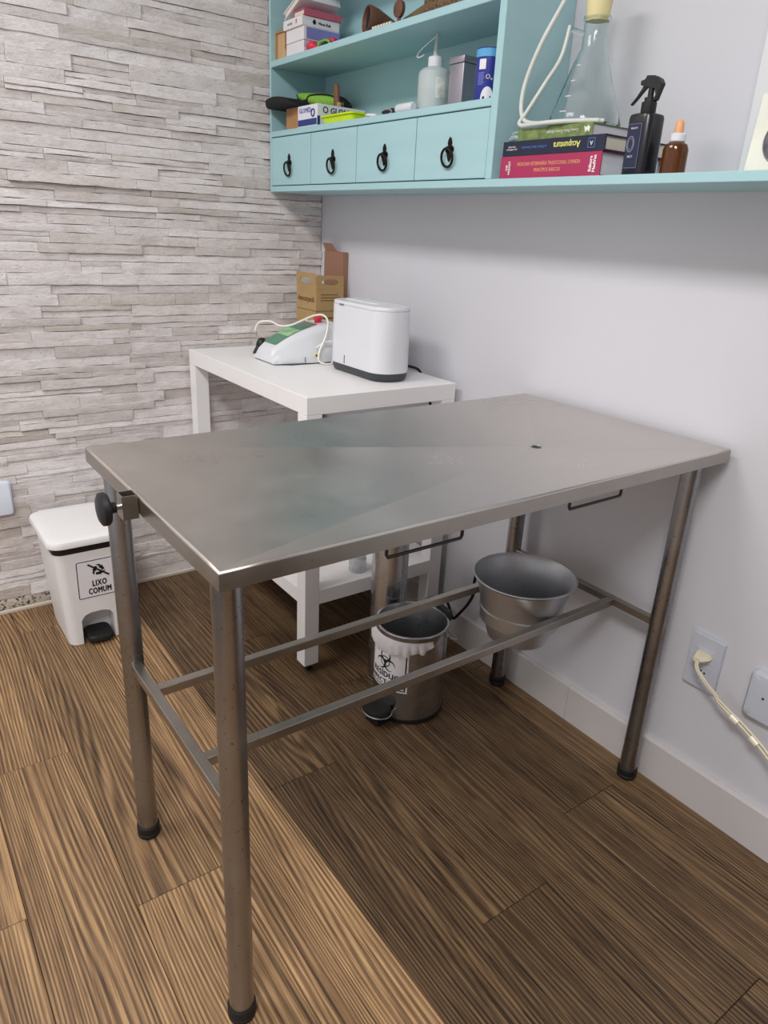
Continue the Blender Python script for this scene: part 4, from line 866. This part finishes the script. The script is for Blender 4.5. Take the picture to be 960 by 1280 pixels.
build('warning_mark', MB().poly([(0.0035*math.cos(2*PI*i/12), -0.0025+0.0035*math.sin(2*PI*i/12)) for i in range(12)], lambda u, v, d: (-0.268+u, -0.4197-d, WZ+0.030+v), 0.0004), INK, wtri)
build('grey_tab', MB().box(-0.312, -0.308, -0.4198, -0.4188, WZ+0.006, WZ+0.024), mat('grey_plastic', (150, 150, 152), 0.4), lx0)
build('black_plug', blob(MB(), (-0.362, -0.206, WZ+0.034), (0.020, 0.018, 0.026)).tube([(-0.375, -0.206, WZ+0.03), (-0.392, -0.212, WZ+0.008)], 0.008, 10), BLACKP, lx0, 60)
cw = MB().tube([(-0.39, -0.215, WZ+0.085), (-0.385, -0.235, WZ+0.115), (-0.36, -0.27, WZ+0.122), (-0.345, -0.31, WZ+0.112), (-0.325, -0.345, WZ+0.118), (-0.29, -0.36, WZ+0.134), (-0.25, -0.37, WZ+0.150), (-0.225, -0.39, WZ+0.152), (-0.225, -0.418, WZ+0.130), (-0.245, -0.434, WZ+0.085), (-0.268, -0.438, WZ+0.045), (-0.272, -0.442, WZ+0.015), (-0.255, -0.452, WZ+0.0045), (-0.235, -0.456, WZ+0.003)], 0.0034, 8, smooth=6)
cw.tube([(-0.235, -0.456, WZ+0.004), (-0.225, -0.452, WZ+0.012), (-0.212, -0.446, WZ+0.045), (-0.208, -0.443, WZ+0.065), (-0.225, -0.438, WZ+0.074), (-0.250, -0.434, WZ+0.070), (-0.278, -0.432, WZ+0.055)], 0.0028, 8, smooth=6)
build('cable', cw, mat('white_cable', (236, 232, 222), 0.45), lx0, 60)
# yellow sharps box
YB = mat('ochre_card', (172, 142, 96), 0.75, var=0.06); YBD = mat('ochre_print', (112, 84, 44), 0.7)
yx0, yx1, yy0, yy1, yz = -0.146, -0.030, -0.203, -0.062, 1.098
o = thing('sharps_box', ((yx0+yx1)/2, (yy0+yy1)/2, WZ), 'ochre cardboard sharps container with open handle flaps in the room corner', 'box')
build('carton_body', MB().bbox(yx0, yx1, yy0, yy1, WZ, yz, 0.001, 1), YB, o, 20)
def flap(to3, w, h):
    pts = [(-w, 0), (w, 0), (w, h*0.75), (w*0.94, h), (-w*0.94, h), (-w, h*0.75)]
    hole = [(w*0.62*math.cos(2*PI*i/20)*1.0, h*0.42+h*0.27*math.sin(2*PI*i/20)) for i in range(20)]
    me1 = raw(MB().poly(pts, lambda u, v, d: (u, d, v), 0.003)); me2 = raw(MB().loft([[(u, d, v) for u, v in hole] for d in (-0.01, 0.013)]))
    me = boolean(me1, me2)
    org = origin(o)
    for v in me.vertices: v.co = Vector(to3(v.co.x, v.co.z, v.co.y))-org
    return link('handle_flap', me, YB, o, 20)
flap(lambda u, v, d: (yx0+0.001+d-0.10*v, (yy0+yy1)/2-u+0.002, yz-0.001+v), 0.069, 0.046)
flap(lambda u, v, d: ((yx0+yx1)/2+u, yy0+0.001+d, yz-0.001+v), 0.057, 0.040)
pr_ = MB().box(yx0-0.0006, yx0+0.0002, yy0, yy1, 1.014, 1.016).box(yx0, yx1, yy0-0.0006, yy0+0.0002, 1.014, 1.016)
for i in range(3): pr_.box(yx0+0.02, yx1-0.004-0.01*i, yy0-0.0006, yy0+0.0002, 1.050+0.010*i, 1.053+0.010*i)
for i in range(4): pr_.box(yx0+0.03, yx0+0.09, yy0-0.0006, yy0+0.0002, 0.945+0.014*i, 0.951+0.014*i)
build('printed_lines', pr_, YBD, o, 20)
text('descarpack', 0.026, YBD, o, (yx0-0.0008, (yy0+yy1)/2, 1.053), FX(0), bold=0.0006)
text('2.1', 0.026, INK, o, (yx0-0.0008, (yy0+yy1)/2-0.002, 1.083), FX(0), bold=0.0006) if False else None
tri = build('warning_diamond', MB().poly([(0, 0.034), (-0.026, -0.02), (0, -0.032), (0.026, -0.02)], lambda u, v, d: (yx0-0.0002-d, (yy0+yy1)/2-0.004-u, 0.955+v), 0.0005), PAPERW, o)
build('hazard_mark', MB().poly([(0, 0.020), (-0.008, 0.004), (-0.013, -0.012), (0, -0.020), (0.013, -0.012), (0.008, 0.004)], lambda u, v, d: (yx0-0.0007-d, (yy0+yy1)/2-0.004-u, 0.955+v), 0.0004), INK, tri)
# tall brown box behind
o = thing('brown_carton', (-0.012, -0.12, WZ), 'tall thin brown carton standing against the white wall behind sharps container', 'box')
BRN = mat('brown_card', (152, 112, 92), 0.75, var=0.05)
build('carton_body', MB().bbox(-0.0245, -0.0015, -0.182, -0.052, WZ, 1.215, 0.001, 1), BRN, o, 20)
build('top_flap', MB().add([(-0.0243, -0.060, 1.2151), (-0.0243, -0.140, 1.2151), (-0.034, -0.118, 1.243), (-0.034, -0.055, 1.243), (-0.0228, -0.060, 1.2151), (-0.0228, -0.140, 1.2151), (-0.0325, -0.118, 1.243), (-0.0325, -0.055, 1.243)], [(0, 1, 2, 3), (7, 6, 5, 4), (0, 4, 5, 1), (1, 5, 6, 2), (2, 6, 7, 3), (3, 7, 4, 0)]), BRN, o, 20)
# cable of the appliance behind it
o = build('black_power_cord', MB().tube([(-0.133, -0.655, WZ+0.010), (-0.085, -0.645, WZ+0.022), (-0.040, -0.648, WZ+0.014), (-0.017, -0.655, WZ+0.002), (-0.0135, -0.675, WZ-0.03), (-0.0135, -0.72, WZ-0.10), (-0.0135, -0.76, 0.62), (-0.0135, -0.78, 0.35), (-0.02, -0.80, 0.22)], 0.0042, 8, smooth=5), BLACKR, at=(-0.02, -0.76, 0.22))
tag(o, 'black power cord running down behind the white table from the oval appliance', 'cord')
o = thing('power_adapter', (-0.09, -0.70, 0.0), 'black power adapter and cords hanging under the white table shelf', 'adapter')
build('adapter_block', MB().loft([rrect(-0.102, -0.70, hx, hx*0.8, hx*0.3, z_, 4) for hx, z_ in ((0.020, 0.06), (0.026, 0.066), (0.026, 0.14), (0.018, 0.165), (0.008, 0.19))]), BLACKP, o, 40)
build('adapter_cord', MB().tube([(-0.102, -0.70, 0.185), (-0.10, -0.70, 0.21), (-0.098, -0.705, 0.232)], 0.0045, 8, smooth=4).tube([(-0.102, -0.70, 0.062), (-0.10, -0.69, 0.01), (-0.07, -0.66, 0.005), (-0.035, -0.70, 0.005)], 0.004, 8, smooth=4), BLACKR, o)
# black loose cable between the table and the bucket
o = build('loose_cable', MB().tube([(-0.10, -0.868, 0.150), (-0.07, -0.885, 0.160), (-0.05, -0.9076, 0.1605), (-0.05, -0.934, 0.146), (-0.05, -0.945, 0.127), (-0.05, -0.963, 0.112), (-0.05, -0.991, 0.1465), (-0.05, -1.0236, 0.195), (-0.05, -1.0437, 0.242), (-0.05, -1.042, 0.281), (-0.05, -1.0504, 0.326), (-0.045, -1.075, 0.36), (-0.03, -1.12, 0.37), (-0.012, -1.15, 0.36)], 0.0048, 8, smooth=6), BLACKR, at=(-0.05, -1.0, 0.112))
tag(o, 'looped black cable hanging along the white wall behind the bucket', 'cable')
# jar on the low shelf
o = thing('glass_jar', (-0.325, -0.806, 0.2836), 'small clear glass jar with white lid on the low shelf', 'jar')
build('jar_body', MB().lathe([(0.0, 0.0), (0.026, 0.0), (0.028, 0.003), (0.028, 0.042), (0.024, 0.048), (0.0, 0.048)], (-0.325, -0.79, 0.2837), 32), mat('jar_glass', (226, 230, 232), 0.1, var=0.15, nscale=60, trans=0.5), o)
build('jar_lid', MB().lathe([(0.026, 0.0483), (0.027, 0.051), (0.027, 0.058), (0.024, 0.060), (0.0, 0.060)], (-0.325, -0.79, 0.2837), 32), WHITEP, o)

# ------------------------------------------------------------------ wall plates and cord
pl = thing('wall_outlet', (0, -1.781, 0.32), 'white double wall socket with a cream plug in its upper half', 'outlet')
build('face_plate', MB().loft([[(x_, y, z) for (y, z, _) in [(p[0], p[1], 0) for p in rr2(hy, hz_, 0.004)]] for x_, hy, hz_ in ()] or [[(x_, -1.781+p[0], 0.389+p[1]) for p in rr2(hy, hz_, 0.004)] for x_, hy, hz_ in ((-0.0005, 0.040, 0.0685), (-0.008, 0.040, 0.0685), (-0.0105, 0.0385, 0.067))]), OUTLET, pl, 30)
for zc in (0.408, 0.368):
    sk_ = build('socket_insert', MB().bbox(-0.0120, -0.0100, -1.803, -1.759, zc-0.0185, zc+0.0185, 0.0006, 1), OUTLET, pl)
    hm = MB()
    for k in (-1, 0, 1): hm.lathe([(0.0, 0.0), (0.0026, 0.0), (0.0026, -0.0004)], (-0.0122, -1.781+0.0095*k, zc-0.003*abs(k)+0.001), 12, axis='x')
    build('pin_hole', hm, INK, sk_)
pg = thing('power_plug', (-0.012, -1.781, 0.408), 'cream plug and bundled cream cord hanging from the wall socket', 'plug')
hexa = [(-0.020, 0.0), (-0.013, 0.010), (0.013, 0.010), (0.020, 0.0), (0.013, -0.010), (-0.013, -0.010)]
build('plug_body', MB().loft([[(x_, -1.781+u*s, 0.410+v*s) for u, v in hexa] for x_, s in ((-0.0128, 1.0), (-0.026, 1.0), (-0.038, 0.72), (-0.046, 0.5))]), CREAM, pg, 30)
cpts = [(-0.044, -1.781, 0.405), (-0.048, -1.788, 0.388), (-0.044, -1.815, 0.362), (-0.040, -1.836, 0.347), (-0.040, -1.852, 0.333), (-0.040, -1.88, 0.318)]
build('cord', MB().tube([(x+0.0, y, z) for x, y, z in cpts], 0.0026, 8, smooth=6).tube([(x+0.0, y-0.0035, z+0.003) for x, y, z in cpts], 0.0026, 8, smooth=6), CREAM, pg, 60)
hk = [(-0.040, -1.852, 0.334), (-0.037, -1.880, 0.318), (-0.036, -1.910, 0.305), (-0.036, -1.945, 0.288), (-0.038, -1.98, 0.27), (-0.042, -2.03, 0.235), (-0.05, -2.10, 0.15), (-0.06, -2.15, 0.01)]
bm_ = MB()
for k, (a, c) in enumerate(((0.0, 0.0), (0.006, 0.004), (-0.005, -0.005), (0.002, 0.009))):
    bm_.tube([(x-0.004*(k % 2), y+a*math.sin(PI*(0.15+0.8*i/7)), z+c*math.sin(PI*(0.15+0.8*i/7))+0.0015*k) for i, (x, y, z) in enumerate(hk)], 0.0026, 8, smooth=6)
bn = build('cord_bundle', bm_, CREAM, pg, 60)
for t0, t1 in (((-0.0385, -1.884, 0.318), (-0.038, -1.902, 0.3105)), ((-0.038, -1.936, 0.2945), (-0.0385, -1.954, 0.286))):
    build('cord_tie', MB().tube([t0, t1], 0.0085, 12), mat('clear_tape', (232, 224, 200), 0.3), bn)
p2 = thing('blank_plate', (0, -1.95, 0.33), 'white rounded wall plate beside the socket with the plug', 'wall plate')
build('face_plate', MB().loft([[(x_, -1.952+p[0], 0.382+p[1]) for p in rr2(hy, hz_, 0.012)] for x_, hy, hz_ in ((-0.0005, 0.059, 0.058), (-0.014, 0.059, 0.058), (-0.020, 0.054, 0.053), (-0.0215, 0.04, 0.04))]), OUTLET, p2, 40)
build('screw', MB().lathe([(0.0, 0.0), (0.003, 0.0), (0.003, 0.0006)], (-0.0220, -1.932, 0.386), 12, axis='x'), DGREY, p2)
p3 = thing('switch_plate', (-1.245, 0.0, 0.362), 'pale blue white wall plate on the stone wall above the pedal bin', 'wall plate')
build('face_plate', MB().loft([[(-1.2425+p[0], y_, 0.420+p[1]) for p in rr2(hx, hz_, 0.010)] for y_, hx, hz_ in ((0.012, 0.069, 0.0585), (-0.006, 0.069, 0.0585), (-0.011, 0.064, 0.054))]), mat('pale_plate', (214, 220, 232), 0.4, var=0.01), p3, 40)
